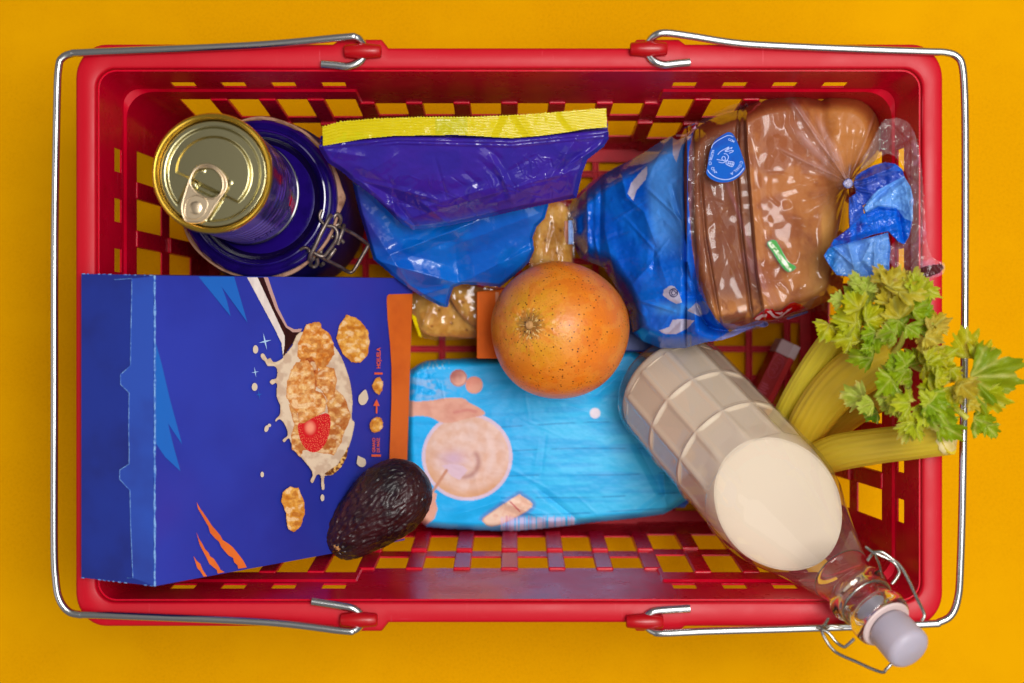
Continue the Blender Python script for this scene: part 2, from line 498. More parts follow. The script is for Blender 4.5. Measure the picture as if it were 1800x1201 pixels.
class Face:
    "a flat face of a thing: photograph pixel -> point on the face (ray from the viewpoint to the plane), lifted along the normal"
    def __init__(self, a, b, c):
        self.o = Vector(a); n = (Vector(b)-self.o).cross(Vector(c)-self.o).normalized()
        if n.z < 0: n = -n
        self.n = n
    def __call__(self, px, py, lift=0):
        o = Vector((0, 0, CAMZ)); d = P(px, py, 0)-o
        t = (self.o-o).dot(self.n)/d.dot(self.n)
        return o+d*t+self.n*lift
def field(name, bbox, step, mask, ztop, color, mat, parent, zbot=None, zb=None, alpha=None):
    """a soft closed body over the area mask(X,Y): upper skin at ztop, under skin zbot below it (pixels of the photograph give x and y at that height)"""
    x0, x1, y0, y1 = bbox
    xs = np.arange(x0, x1+step*.5, step); ys = np.arange(y0, y1+step*.5, step)
    X, Y = np.meshgrid(xs, ys); Mk = mask(X, Y); Z = ztop(X, Y)
    cell = Mk[:-1, :-1] & Mk[1:, :-1] & Mk[:-1, 1:] & Mk[1:, 1:]
    use = np.zeros(X.shape, bool)
    use[:-1, :-1] |= cell; use[1:, :-1] |= cell; use[:-1, 1:] |= cell; use[1:, 1:] |= cell
    idx = -np.ones(X.shape, int); idx[use] = np.arange(use.sum())
    sc = (CAMZ-Z)/FPX
    V = np.stack([(X-900)*sc, (600-Y)*sc, Z], -1)[use]
    r, c = np.nonzero(cell)
    F = np.stack([idx[r, c], idx[r+1, c], idx[r+1, c+1], idx[r, c+1]], 1)
    cols = None
    if color is not None: cols = color(X, Y)[use]
    if zbot is not None:
        n = len(V); Zb = zbot(X, Y, Z)[use]
        V2 = V.copy(); V2[:, 2] = Zb
        F2 = F[:, ::-1]+n
        cp = np.pad(cell, 1)
        E = []
        for dr, dc, a, b in ((-1, 0, (0, 0), (0, 1)), (1, 0, (1, 1), (1, 0)), (0, -1, (1, 0), (0, 0)), (0, 1, (0, 1), (1, 1))):
            nb = cp[1+dr:cp.shape[0]-1+dr, 1+dc:cp.shape[1]-1+dc]
            rr, cc = np.nonzero(cell & ~nb)
            i = idx[rr+a[0], cc+a[1]]; j = idx[rr+b[0], cc+b[1]]
            E.append(np.stack([i, j, j+n, i+n], 1))
        V = np.vstack([V, V2]); F = np.vstack([F, F2]+E)
        if cols is not None: cols = np.vstack([cols, cols])
    o = mk(name, V, F, mat, parent)
    if cols is not None:
        a = o.data.color_attributes.new("print", 'FLOAT_COLOR', 'POINT')
        cc = np.ones((len(V), 4)); cc[:, :cols.shape[1]] = cols
        a.data.foreach_set("color", cc.ravel())
    return o
def L3(c): return np.array(lin(c)[:3])
def mixc(a, b, t): return a*(1-t[..., None])+b*t[..., None]
def text_data(s, size, place, bold=0):
    cu = bpy.data.curves.new("t", 'FONT'); cu.body = s; cu.size = size; cu.align_x = 'LEFT'; cu.offset = bold; cu.resolution_u = 3
    o = bpy.data.objects.new("t", cu); S.collection.objects.link(o)
    me = bpy.data.meshes.new_from_object(o)
    vs = [place(v.co.x, v.co.y) for v in me.vertices]; fs = [list(p.vertices) for p in me.polygons]
    bpy.data.objects.remove(o); bpy.data.curves.remove(cu); bpy.data.meshes.remove(me)
    return vs, fs

# ---------------------------------------------------------------- preserving jar
JX, JY = (453-900)*90/2800, (600-347)*90/2800
cobalt = pm("cobalt_glaze", (30, 10, 104), .14, spec=.5, coat=.5, coat_rough=.06, bump=(60, .15, .05, 3), var=[(70, (22, 8, 84), .4, .7)])
cobalt2 = pm("dark_cobalt_glaze", (16, 6, 52), .12, spec=.5, coat=.5, coat_rough=.06, bump=(60, .2, .05, 3), var=[(90, (30, 22, 60), .5, .75)])
jardark = pm("jar_glaze", (26, 14, 84), .5, spec=.15, bump=(50, .15, .05, 2))
jar = thing("preserving_jar", "dark blue glazed jar with wire clasp standing in the basket corner under the tin", "jar", (JX, JY, 1.0))
T = Matrix.Translation((JX, JY, 0))
lathe("body", [(0, 1.0), (4.1, 1.0), (4.5, 1.2), (4.7, 1.8), (4.85, 4), (4.9, 9), (4.88, 13.2), (4.7, 14.6), (4.25, 15.4), (4.2, 16.0), (0, 16.0)], T, jardark, jar, 96)
lid = lathe("lid", [(0, 16.15), (2.9, 16.15), (3.15, 16.2), (3.35, 16.34), (3.58, 16.62), (3.68, 16.9), (3.76, 17.02), (3.84, 17.0), (3.9, 16.84), (4.02, 16.74), (4.12, 16.86), (4.24, 16.98), (4.36, 16.92), (4.46, 16.7), (4.48, 16.45), (4.3, 16.3), (0, 16.1)],
            T, cobalt, jar, 128)
lathe("lid_dish", [(0, 16.19), (2.9, 16.19), (3.14, 16.25), (3.33, 16.40), (3.50, 16.62), (3.44, 16.2)], T, cobalt2, jar, 128, cap=False)
rub = pm("aged_rubber_seal", (176, 136, 112), .8, spec=.2, bump=(160, .8, .08, 4), var=[(120, (120, 84, 66), .45, .7)])
vs = []; fs = []; n = 180
pr = [(4.35, 16.28), (4.35, 16.42), (4.6, 16.44), (4.64, 16.36), (4.6, 16.2), (4.35, 16.18)]
for k in range(n):
    a = 2*math.pi*k/n; w = .03*math.sin(a*9)+.04*math.sin(a*5+1)
    lump = .26*math.exp(-((a-(-.02))/.12)**2)+.22*math.exp(-((a-6.26)/.12)**2)
    for r, z in pr:
        rr = r if r < 4.4 else r+w+lump
        vs.append((JX+rr*math.cos(a), JY+rr*math.sin(a), z))
m = len(pr)
for k in range(n):
    for i in range(m):
        k2 = (k+1) % n; i2 = (i+1) % m
        fs.append([k*m+i, k2*m+i, k2*m+i2, k*m+i2])
mk("rubber_seal", vs, fs, rub, jar, sharp=60)
oldwire = pm("tarnished_wire", (140, 128, 120), .42, metal=.85, bump=(250, .5, .02, 3), var=[(160, (82, 66, 60), .4, .7)])
def cw(pts, r=.105, nm="clasp_wire", par=jar, mat=oldwire, n=7):
    return tube(nm, spline([P(a/8.58+530, b/8.58+350, z) for a, b, z in pts], n), r, mat, par, 10)
cw([(455, 300, 16.6), (440, 245, 17.0), (410, 300, 17.3), (300, 500, 17.5), (200, 720, 17.4), (130, 860, 17.2), (135, 920, 16.8), (180, 890, 16.6)], .125)
cw([(390, 400, 17.0), (480, 415, 17.0), (540, 500, 17.0), (515, 620, 16.9), (420, 760, 16.7), (320, 860, 16.6), (180, 800, 16.8)], .115)
cw([(410, 520, 16.2), (470, 560, 16.3), (380, 600, 16.2), (310, 700, 16.2), (290, 820, 16.3)], .115)
cw([(470, 320, 16.6), (500, 250, 16.7), (550, 225, 16.6), (590, 290, 16.4), (575, 360, 16.2), (510, 400, 16.2)], .12)
cw([(500, 380, 16.1), (600, 430, 15.8), (800, 530, 15.0), (985, 670, 14.2), (995, 710, 14.1), (900, 880, 14.0), (780, 1080, 14.0), (700, 1090, 14.1), (560, 1010, 14.8), (350, 900, 15.8), (230, 830, 16.2)], .11)
cw([(640, 385, 15.9), (620, 470, 16.1), (580, 580, 16.2), (545, 680, 16.1)], .12)
cw([(510, 750, 16.0), (450, 830, 16.1), (395, 900, 16.0)], .12)
cw([(560, 600, 15.8), (600, 620, 15.7), (635, 650, 15.6)], .12)
cw([(160, 880, 16.5), (130, 980, 16.1), (190, 1020, 15.9), (240, 960, 16.0), (230, 880, 16.2)], .12)
cw([(330, 970, 15.6), (290, 1000, 15.4)], .12)
cw([(310, 160, 17.1), (275, 230, 17.1), (280, 300, 17.1), (330, 370, 17.15), (380, 400, 17.1)], .10)
cw([(-20, 760, 17.1), (40, 730, 17.15), (100, 745, 17.15), (130, 800, 17.2), (140, 870, 17.1)], .10)

# ---------------------------------------------------------------- tin can with ring pull
TX, TY, TZ = (372.5-900)*79.5/2800, (600-304)*79.5/2800, 27.5
gold = pm("gold_lacquer", (190, 182, 138), .2, metal=1)
goldr = pm("gold_rim", (226, 182, 70), .22, metal=1)
tabm = pm("tab_metal", (214, 192, 160), .3, metal=1, bump=(900, .15, .005, 2))
can = thing("tin_can", "purple tin with a gold ring-pull lid standing on top of the blue jar", "tin", (TX, TY, 17.0))
def lidz(x, y):
    "height of the stamped lid above its panel"
    K = 3.0/505
    def q(pts): return [((a-580)*K, -(b-597)*K) for a, b in pts]
    r = np.hypot(x, y)
    notch = q([(230, 1010), (275, 860), (360, 690), (640, 830), (520, 1005), (480, 1080)])
    A = r-2.36
    dn = polydist(x, y, notch); dn = np.where(inpoly(x, y, notch), -dn, dn)
    A = np.maximum(A, -dn)                                         # inside disc and outside notch
    cx0, cy0 = (255-580)*K, -(572-597)*K; cx1, cy1 = (805-580)*K, -(842-597)*K
    L = math.hypot(cx1-cx0, cy1-cy0)
    ch = -((x-cx0)*(cy1-cy0)-(y-cy0)*(cx1-cx0))/L                  # above the chord is positive
    B = np.maximum(r-1.86, -ch)
    z = -.16*sstep(.09, -.09, A)+.15*sstep(.08, -.08, B)
    z = z+.030*np.exp(-(A/.045)**2)
    z = z-.12*sstep(2.62, 2.70, r)*sstep(2.78, 2.72, r)
    for bx, by in ((720, 672), (492, 572)):
        z = z+.07*np.exp(-(((x-(bx-580)*K)**2+(y+(by-597)*K)**2)/.006))
    # small step band under the ring
    st = np.maximum(np.abs(ch+.22)-.1, np.hypot(x+.25, y+.5)-.62); z = z-.06*sstep(.04, -.02, st)
    return z
nr, nt_ = 150, 300
vs = []; fs = []
rr = np.linspace(0.0001, 2.74, nr); aa = np.linspace(0, 2*math.pi, nt_, endpoint=False)
RR, AA = np.meshgrid(rr, aa, indexing='ij'); xx = RR*np.cos(AA); yy = RR*np.sin(AA); zz = lidz(xx, yy)+27.16
V = np.stack([xx+TX, yy+TY, zz], -1).reshape(-1, 3)
I0 = np.arange(nr*nt_).reshape(nr, nt_); J0 = np.roll(I0, -1, 1)
F = np.stack([I0[:-1], I0[1:], J0[1:], J0[:-1]], -1).reshape(-1, 4)
T = Matrix.Translation((TX, TY, 0))
lidp = mk("lid", V, F, gold, can)
lathe("rim", [(2.70, 27.1), (2.74, 27.42), (2.80, 27.50), (2.88, 27.53), (2.97, 27.49), (3.02, 27.40), (3.03, 27.2), (2.98, 27.15)], T, goldr, can, 128, cap=False)
label = pm("tin_label", (40, 24, 90), .24, spec=.5, coat=.4, attr=True, bump=(30, .1, .05, 2))
ha = np.linspace(17.15, 27.16, 90); aa = np.linspace(0, 2*math.pi, 420, endpoint=False)
HH, AA = np.meshgrid(ha, aa, indexing='ij')
rad = 2.93-.05*sstep(17.7, 17.4, HH)-.0*HH
rad = rad-.035*(np.abs(((HH-19.2) % .9)-.45) < .12)*(HH > 19.2)*(HH < 24.5)
V = np.stack([TX+rad*np.cos(AA), TY+rad*np.sin(AA), HH], -1).reshape(-1, 3)
deg = np.degrees(AA); deg = np.where(deg > 180, deg-360, deg)
col = np.zeros(HH.shape+(3,)); col[:] = L3((44, 30, 92))
n1 = fbm(deg/14, HH*1.1, 3)
col = mixc(col, L3((96, 60, 160)), sstep(.45, .7, n1))
wv = fbm(deg/3, HH*.8, 8)
red = sstep(.08, .0, np.abs(deg+14-4*(HH-19)+8*(wv-.5))/60-.07)*sstep(17.5, 17.8, HH)*sstep(21.2, 20.4, HH+wv)
col = mixc(col, L3((206, 10, 20)), red)
red2 = sstep(7, 3, np.abs(deg-2-2*np.sin(HH*2)))*sstep(23, 24, HH)*sstep(26.9, 26.2, HH)
col = mixc(col, L3((150, 12, 30)), red2)
grn = sstep(3.5, 2, np.abs(deg+7.5-4*(HH-19)+9*(wv-.5)))*sstep(17.8, 18.1, HH)*sstep(20.2, 19.6, HH)
col = mixc(col, L3((96, 110, 40)), grn*.8)
low = sstep(-42, -50, deg)*sstep(-150, -130, deg); col = mixc(col, L3((132, 112, 205)), low*.9)  # near side painted lighter violet, its sheen put into the label colour
band = low*sstep(17.6, 17.7, HH)*sstep(18.3, 18.2, HH); col = mixc(col, L3((150, 140, 180)), band*(vnoise(deg*.3, HH*0, 4) > .5)*.7)
tx = low*(vnoise(deg*1.2, HH*7, 5) > .62)*sstep(18.7, 18.8, HH)*sstep(20.2, 20.1, HH)*(deg > -75); col = mixc(col, L3((24, 14, 50)), tx*.8)
I0 = np.arange(HH.size).reshape(HH.shape); J0 = np.roll(I0, -1, 1)
F = np.stack([I0[:-1], J0[:-1], J0[1:], I0[1:]], -1).reshape(-1, 4)
mk("label", V, F, label, can, cols=col.reshape(-1, 3))
lathe("base_rim", [(0, 17.03), (2.8, 17.03), (2.99, 17.06), (2.99, 17.14), (2.96, 17.22), (2.88, 17.24)], T, MAT["dark_cobalt_glaze"], can, 96, cap=False)
K = 3.0/505
tf = lambda x, y, z: Vector((TX+(x-580)*K, TY-(y-597)*K, z+.05*(-(y-760)/250)))
outer = smoothpoly([(345, 1000), (315, 900), (340, 780), (385, 650), (425, 565), (490, 522), (570, 522), (650, 570), (700, 645), (702, 720), (650, 800), (600, 870), (540, 965), (480, 1012), (405, 1018)], 5)
hole = smoothpoly([(402, 650), (440, 575), (515, 550), (590, 562), (648, 620), (664, 700), (640, 768), (590, 800), (520, 795), (450, 758), (408, 705)], 5)
pad = smoothpoly([(345, 930), (365, 830), (430, 785), (500, 800), (540, 850), (505, 940), (440, 982), (372, 968)], 5)
tab = mk("ring_pull", *plate_data(outer, [hole], 27.30, 27.36, tf), tabm, can, sharp=40)
for nm, lp, r in (("rolled_edge", outer, .062), ("rolled_edge", hole, .055), ("pressed_pad", pad, .035)):
    cx = sum(p[0] for p in lp)/len(lp); cy = sum(p[1] for p in lp)/len(lp); k = .97 if lp is outer else (1.05 if lp is hole else 1)
    tube(nm, [tf(cx+(x-cx)*k, cy+(y-cy)*k, 27.35) for x, y in lp], r, tabm, tab, 8, closed=True)
lathe("rivet", [(0, .02), (.2, .015), (.3, 0), (.34, -.03)], Matrix.Translation(tf(440, 885, 27.39)), tabm, tab, 24, cap=False)

# ---------------------------------------------------------------- cereal box
DZ = .45
pA, pB = P(272, 484, 25.1+DZ), P(272, 1030, 25.1+DZ)
pC, pD = P(726, 489, 9.8+DZ), P(711, 949, 9.8+DZ)
pA2, pB2 = P(143, 481, 23.35+DZ), P(143, 1015, 23.35+DZ)
boxm = pm("printed_blue_card", (44, 58, 168), .38, spec=.35, bump=[(40, .10, .05, 2), (1500, .06, .003, 2)], var=[(8, (38, 46, 146), .35, .7), (6, (56, 50, 156), .5, .75)])
spinem = pm("blue_card_end", (22, 44, 140), .36, spec=.3, bump=[(25, .25, .08, 3)], var=[(14, (20, 34, 118), .4, .65)])
edgem = pm("worn_card_edge", (120, 165, 220), .6, var=[(500, (50, 100, 190), .4, .6)])
cereal = thing("cereal_box", "blue cereal carton leaning over the basket rim, printed with a spoon of cornflakes", "cereal box", (pA+pB+pC+pD)/4)
bk = pA2-pA
def body():
    n = 14; vs = []; fs = []
    def g(a, b, c, d, nx, ny, bulge, nn):
        base = len(vs)
        for i in range(nx+1):
            for j in range(ny+1):
                s, t = i/nx, j/ny
                p = a.lerp(b, s).lerp(d.lerp(c, s), t)+nn*(bulge*math.sin(math.pi*s)*math.sin(math.pi*t))
                vs.append(p)
        for i in range(nx):
            for j in range(ny):
                k = base+i*(ny+1)+j; fs.append([k, k+ny+1, k+ny+2, k+1])
    return vs, fs, g
vs, fs, g = body()
FF = Face(pA, pB, pC); FS = Face(pA, pB, pA2)
g(pA, pB, pD, pC, 1, 1, 0, FF.n)                     # front
front = mk("front_panel", vs, fs, boxm, cereal)
vs, fs, g = body(); pC2, pD2 = pC+bk, pD+bk
g(pC, pD, pD2, pC2, 1, 1, 0, FF.n); g(pA2, pC2, pD2, pB2, 1, 1, 0, FF.n); g(pA, pC, pC2, pA2, 1, 1, 0, FF.n); g(pB, pB2, pD2, pD, 1, 1, 0, FF.n)
mk("carton", vs, fs, boxm, cereal, smooth=False)
vs, fs, g = body(); g(pA2, pB2, pB, pA, 1, 1, 0, FS.n)
end = mk("end_panel", vs, fs, spinem, cereal)
# tuck flap: a card layer whose edge with two locking notches shows pale
q4 = lambda a, b: (a/4.142+130, b/4.142+470)
q5 = lambda a, b: (a/3.83+130, b/3.83+740)
line = [q4(300, 88), q4(425, 80), q4(424, 200), q4(418, 500), q4(415, 715), q4(343, 778), q4(343, 850), q4(405, 912), q4(402, 1190), q5(375, 200), q5(374, 288), q5(312, 328), q5(310, 390), q5(380, 465), q5(385, 700), q5(400, 1055), q5(362, 1055)]
flap = line[1:-1]+[(270.5, 1028.5), (270.5, 485.5)]
fl = mk("tuck_flap", *plate_data(flap[::-1], [], .006, .04, lambda x, y, z: FS(x, y, z)), pm("blue_flap_card", (30, 72, 176), .34, spec=.45, bump=(25, .25, .08, 3), var=[(12, (26, 50, 146), .4, .65)]), end, smooth=False)
tube("cut_edge", [FS(x, y, .035) for x, y in line], .022, edgem, fl, 6)
rnd = random.Random(3)
ed = [pA.lerp(pB, t/60)+Vector((rnd.uniform(-.012, .012), 0, rnd.uniform(-.01, .01))) for t in range(61)]
tube("worn_fold", ed, [.05+rnd.uniform(-.02, .03)*1 for _ in range(61)], edgem, front, 8)
for a, b in ((pB2, pB), (pA2, pA)):
    for k in range(14):
        if rnd.random() < .75:
            t0 = (k+rnd.uniform(.0, .3))/14; t1 = t0+rnd.uniform(.25, .6)/14
            tube("worn_fold", [a.lerp(b, t0), a.lerp(b, t1)], .028, edgem, end, 6)
# --- print on the front
def decal(poly, mat, lift, name="print", par=None, fc=None):
    fc = fc or FF
    return mk(name, *flat_data(poly, lambda x, y, z: fc(x, y, lift)), mat, par or front, smooth=False)
lb = pm("print_light_blue", (30, 100, 190), .38, spec=.35)
orp = pm("print_orange", (226, 112, 44), .4, spec=.35, var=[(30, (206, 92, 40), .4, .7)])
org2 = pm("print_orange_panel", (214, 104, 34), .4, spec=.35, var=[(20, (192, 84, 30), .4, .7)])
decal([q4(905, 66), q4(1140, 355), q4(1112, 240), q4(1075, 140), q4(1262, 400), q4(1165, 66)], lb, .012, "print_shard")
decal([(273, 600), (284, 640), (298, 700), (320, 781), (295, 744), (305, 785), (317, 828), (290, 803), (273, 778)], lb, .012, "print_shard")
for lp in ([(825, 545), (850, 590), (900, 660), (925, 700), (960, 740), (985, 770), (1000, 800), (1040, 825), (1070, 850), (1110, 900), (1140, 940), (1163, 985), (1105, 993), (1100, 970), (1078, 950), (1070, 920), (1040, 905), (1010, 870), (990, 845), (975, 810), (950, 790), (915, 750), (905, 710), (870, 650), (835, 590)],
           [(822, 745), (840, 790), (860, 820), (880, 860), (905, 885), (915, 910), (940, 925), (970, 970), (985, 1000), (1013, 1016), (967, 1026), (960, 1000), (940, 985), (910, 960), (890, 915), (870, 880), (845, 830)],
           [(803, 905), (825, 940), (850, 960), (865, 1000), (895, 1045), (872, 1046), (850, 1010), (830, 990), (820, 960)]):
    decal([q5(a, b) for a, b in lp], orp, .012, "print_claw_mark")
decal([(683, 517), (725, 516), (722, 600), (717, 760), (713, 880), (711.5, 946), (686, 952), (681, 900), (683, 840), (686, 760), (688, 700), (688, 647), (685, 600), (681, 560), (679.5, 530), (680, 521)], org2, .012, "print_panel")
q3 = lambda a, b: (a/3.0031+420, b/3.0025+480)
Q = lambda l: [q3(a, b) for a, b in l]
def shade_flake(X, Y, poly, seed, dark, light, sc=9.0, edge=3.0):
    m = inpoly(X, Y, poly); d = polydist(X, Y, poly)
    n = fbm(X/sc, Y/sc, seed, 3); n2 = fbm(X/4.2, Y/4.2, seed+5, 2); n3 = fbm(X/11+3, Y/8, seed+9, 2)
    t = np.clip((n-.32)*1.7+(n2-.5)*.8+.12, 0, 1)
    c = mixc(np.broadcast_to(L3(dark), X.shape+(3,)), L3(light), t)
    c = mixc(c, L3((250, 224, 176)), sstep(.56, .74, n3)*.55); c = mixc(c, L3((168, 88, 34)), sstep(.44, .30, n3)*.55)
    f1, f2 = worley(X/5.5, Y/5.5, seed); c = mixc(c, L3((176, 96, 40)), sstep(.12, .02, f2-f1)*.35)
    e = sstep(edge, 0, d)
    c = mixc(c, L3((190, 108, 40)), e*.6)
    return m, c
MILK = Q(smoothpoly([(320, 312), (280, 380), (240, 432), (222, 452), (205, 462), (183, 468), (165, 446), (150, 452), (135, 428), (122, 422), (112, 432), (118, 452), (135, 466), (150, 490), (185, 492), (200, 512), (196, 552), (172, 560), (160, 575), (175, 590), (198, 582), (196, 640), (205, 675), (216, 700), (214, 745), (192, 768), (194, 786), (214, 772), (240, 800), (256, 852), (228, 878), (240, 893), (262, 872), (276, 902), (320, 965), (385, 1048), (375, 1095), (390, 1108), (410, 1067), (430, 1072), (434, 1135), (443, 1145), (452, 1135), (452, 1072), (500, 1062), (555, 975), (590, 890), (610, 800), (607, 780), (596, 765), (600, 680), (592, 600), (575, 530), (540, 440), (500, 380), (430, 300)], 3))
F1 = Q([(378, 262), (400, 255), (430, 258), (440, 290), (480, 320), (500, 370), (502, 430), (470, 480), (430, 515), (405, 480), (395, 460), (380, 440), (330, 462), (305, 440), (310, 370), (340, 300), (355, 268)])
F2 = Q([(300, 470), (360, 460), (395, 500), (400, 570), (400, 620), (440, 630), (462, 670), (455, 730), (400, 755), (350, 780), (320, 792), (310, 740), (270, 690), (250, 650), (255, 570), (275, 510)])
F3 = Q([(440, 490), (500, 500), (520, 560), (500, 650), (470, 680), (440, 625), (410, 600), (405, 540)])
F4 = Q([(262, 690), (300, 700), (320, 792), (400, 755), (470, 740), (460, 690), (510, 610), (560, 660), (592, 760), (560, 830), (540, 890), (500, 960), (450, 952), (340, 930), (322, 970), (280, 930), (275, 860), (290, 800)])
F0 = Q([(330, 440), (380, 430), (410, 480), (430, 560), (400, 620), (330, 640), (300, 560)])
BERRY = Q(smoothpoly([(310, 797), (345, 790), (400, 757), (470, 740), (482, 800), (465, 880), (430, 930), (390, 945), (350, 925), (320, 870)], 3))
GOLD = Q([(580, 905), (570, 970), (540, 1025), (500, 1062), (458, 1070), (452, 1056), (520, 1010), (560, 945)])
HL = [(433, 486.5), (452, 486.5), (480, 540), (498, 575), (503, 592), (502, 606), (497, 628), (494, 603), (482, 578)]
HD = [(452, 486.5), (464, 486.5), (485, 540), (503, 573), (515, 582), (531, 580), (520, 596), (497, 628), (500, 605), (500, 590)]
HR = [(463, 486.5), (471, 486.5), (489, 540), (505, 572), (517, 578), (532, 577), (528, 583), (515, 584), (502, 575), (484, 543)]
def spoon_paint(X, Y):
    c = np.zeros(X.shape+(3,)); M = np.zeros(X.shape, bool)
    def put(m, cc, a=1.0):
        nonlocal c, M
        mm = (m*a)[..., None]; c = c*(1-mm)+cc*mm; M = M | m
    g1 = sstep(425, 560, Y)
    put(inpoly(X, Y, HL), mixc(np.broadcast_to(L3((206, 190, 186)), X.shape+(3,)), L3((236, 226, 216)), fbm(X/9, Y/22, 2)))
    put(inpoly(X, Y, HD), mixc(np.broadcast_to(L3((60, 24, 22)), X.shape+(3,)), L3((36, 12, 16)), fbm(X/6, Y/20, 4)))
    put(inpoly(X, Y, HR), np.broadcast_to(L3((190, 150, 140)), X.shape+(3,)))
    m = inpoly(X, Y, MILK); n = fbm(X/14, Y/14, 6); d = polydist(X, Y, MILK)
    put(m, mixc(mixc(np.broadcast_to(L3((200, 172, 146)), X.shape+(3,)), L3((222, 200, 172)), sstep(.35, .65, n)), L3((190, 160, 126)), sstep(3, 0, d)*.55))
    put(inpoly(X, Y, GOLD), mixc(np.broadcast_to(L3((110, 60, 26)), X.shape+(3,)), L3((232, 180, 100)), sstep(.4, .7, fbm(X/4, Y/4, 9))))
    for F_, s, dk, lt, sc in ((F0, 31, (150, 60, 24), (214, 130, 60), 6), (F4, 11, (176, 98, 44), (228, 176, 104), 10), (F3, 12, (196, 120, 56), (240, 180, 104), 8), (F2, 13, (210, 130, 56), (240, 196, 128), 8), (F1, 14, (206, 120, 40), (238, 178, 96), 8)):
        rg = ragged(F_, .9, 4, s)
        # print of the shadow each flake throws on the flakes beneath (part of the picture on the carton)
        m, cc = shade_flake(X, Y, rg, s, dk, lt, sc)
        put(m, cc)
    m = inpoly(X, Y, BERRY); cx, cy = q3(375, 815)
    r = np.hypot((X-cx)/13, (Y-cy)/16)
    cc = mixc(np.broadcast_to(L3((206, 22, 34)), X.shape+(3,)), L3((244, 150, 120)), sstep(1.0, .2, r))
    f1, f2 = worley(X/3.2, Y/3.2, 7)
    cc = mixc(cc, L3((246, 176, 120)), sstep(.22, .08, f1)*sstep(.9, 1.3, r))
    put(m, cc)
    return M, c
pri = pm("printed_picture", (200, 150, 90), .4, spec=.2, attr=True)
def raster(name, bbox, step, paint, lift, mat, par, fc):
    x0, x1, y0, y1 = bbox
    X, Y = np.meshgrid(np.arange(x0, x1, step), np.arange(y0, y1, step)); M, c = paint(X, Y)
    cell = M[:-1, :-1] & M[1:, :-1] & M[:-1, 1:] & M[1:, 1:]
    use = np.zeros(X.shape, bool)
    use[:-1, :-1] |= cell; use[1:, :-1] |= cell; use[:-1, 1:] |= cell; use[1:, 1:] |= cell
    idx = -np.ones(X.shape, int); idx[use] = np.arange(use.sum())
    o = np.array((0, 0, CAMZ)); d = np.stack([(X-900)/FPX*CAMZ, (600-Y)/FPX*CAMZ, np.full(X.shape, -CAMZ)], -1)
    n = np.array(fc.n); t = ((np.array(fc.o)-o)@n)/(d@n)
    V = (o+d*t[..., None]+n*lift)[use]
    r, cc = np.nonzero(cell)
    F = np.stack([idx[r, cc], idx[r+1, cc], idx[r+1, cc+1], idx[r, cc+1]], 1)
    return mk(name, V, F, mat, par, smooth=False, cols=c[use])
raster("printed_spoon", (430, 635, 484, 870), .8, spoon_paint, .016, pri, front, FF)
def flake_paint(poly, s):
    rg = ragged(poly, .9, 4, s)
    return lambda X, Y: shade_flake(X, Y, rg, s, (206, 132, 40), (238, 180, 86), 9)
FL5 = Q([(565, 215), (620, 235), (650, 262), (680, 300), (693, 360), (680, 430), (640, 475), (590, 470), (545, 425), (512, 345), (530, 270)])
FL6 = [q5(a, b) for a, b in [(1400, 480), (1450, 440), (1510, 447), (1545, 530), (1558, 600), (1530, 710), (1480, 750), (1440, 728), (1422, 620), (1395, 545)]]
raster("printed_flake", (585, 660, 545, 645), .8, flake_paint(FL5, 21), .014, pri, front, FF)
raster("printed_flake", (490, 540, 850, 942), .8, flake_paint(FL6, 22), .014, pri, front, FF)
milkm = pm("print_cream", (214, 196, 172), .4)
def ell(cx, cy, a, b, rot=0, n=20, tip=0):
    out = []
    for k in range(n):
        t = 2*math.pi*k/n; x = a*math.cos(t); y = b*math.sin(t)
        if tip and y < 0: x *= (1+y/b*tip)
        out.append((cx+x*math.cos(rot)-y*math.sin(rot), cy+x*math.sin(rot)+y*math.cos(rot)))
    return out
for e in ((87, 402, 14, 22, 0), (82, 600, 15, 21, 0), (145, 820, 11, 18, .3), (160, 803, 9, 9, 0), (122, 1062, 9, 15, 0), (440, 1185, 10, 18, 0), (657, 655, 26, 42, .25, 20, .5), (643, 992, 25, 33, -.5, 20, .8)):
    decal(Q(ell(*e)), milkm, .013, "print_drop")
def star(cx, cy, r, rot):
    out = []
    for k in range(8):
        t = rot+math.pi/4*k; q = r*(1 if k % 2 == 0 else .13)
        if k % 4 == 2: q *= .75
        out.append((cx+q*math.cos(t), cy+q*math.sin(t)))
    return out
stm = pm("print_pale_blue", (170, 205, 240), .4)
decal(Q(star(137, 360, 46, 1.35)), stm, .013, "print_star"); decal(Q(star(85, 522, 28, 1.4)), stm, .013, "print_star"); decal(Q(star(105, 640, 26, 1.4)), lb, .013, "print_star")
# lettering reading upwards
ortx = pm("print_lettering", (224, 92, 48), .45)
def up_text(s, x, y, size, bold=0, sx=1):
    return text_data(s, size, lambda u, v: FF(x-v, y-u*sx, .014), bold)
for dat in (up_text("HOJUELA", 668.3, 647.5, 9.5, .25, .92), up_text("1", 671.5, 661, 19, .8), up_text("GRANO", 659.3, 795, 7.5, .15, .95), up_text("DE MAÍZ", 667, 795, 7.2, .15, .92), up_text("1", 668.5, 806, 22, .9)): mk("print_lettering", *dat, ortx, front, smooth=False)
decal(Q([(722, 740), (722, 700), (708, 700), (726, 665), (742, 700), (730, 700), (730, 740)]), ortx, .014, "print_arrow")
raster("printed_flake", (650, 676, 658, 698), .7, flake_paint(Q([(720, 550), (745, 545), (762, 580), (758, 620), (738, 643), (712, 625), (700, 590)]), 24), .014, pri, front, FF)
raster("printed_corn_grain", (648, 676, 728, 764), .7, flake_paint(Q(ell(725, 800, 36, 44, .4)), 25), .014, pri, front, FF)

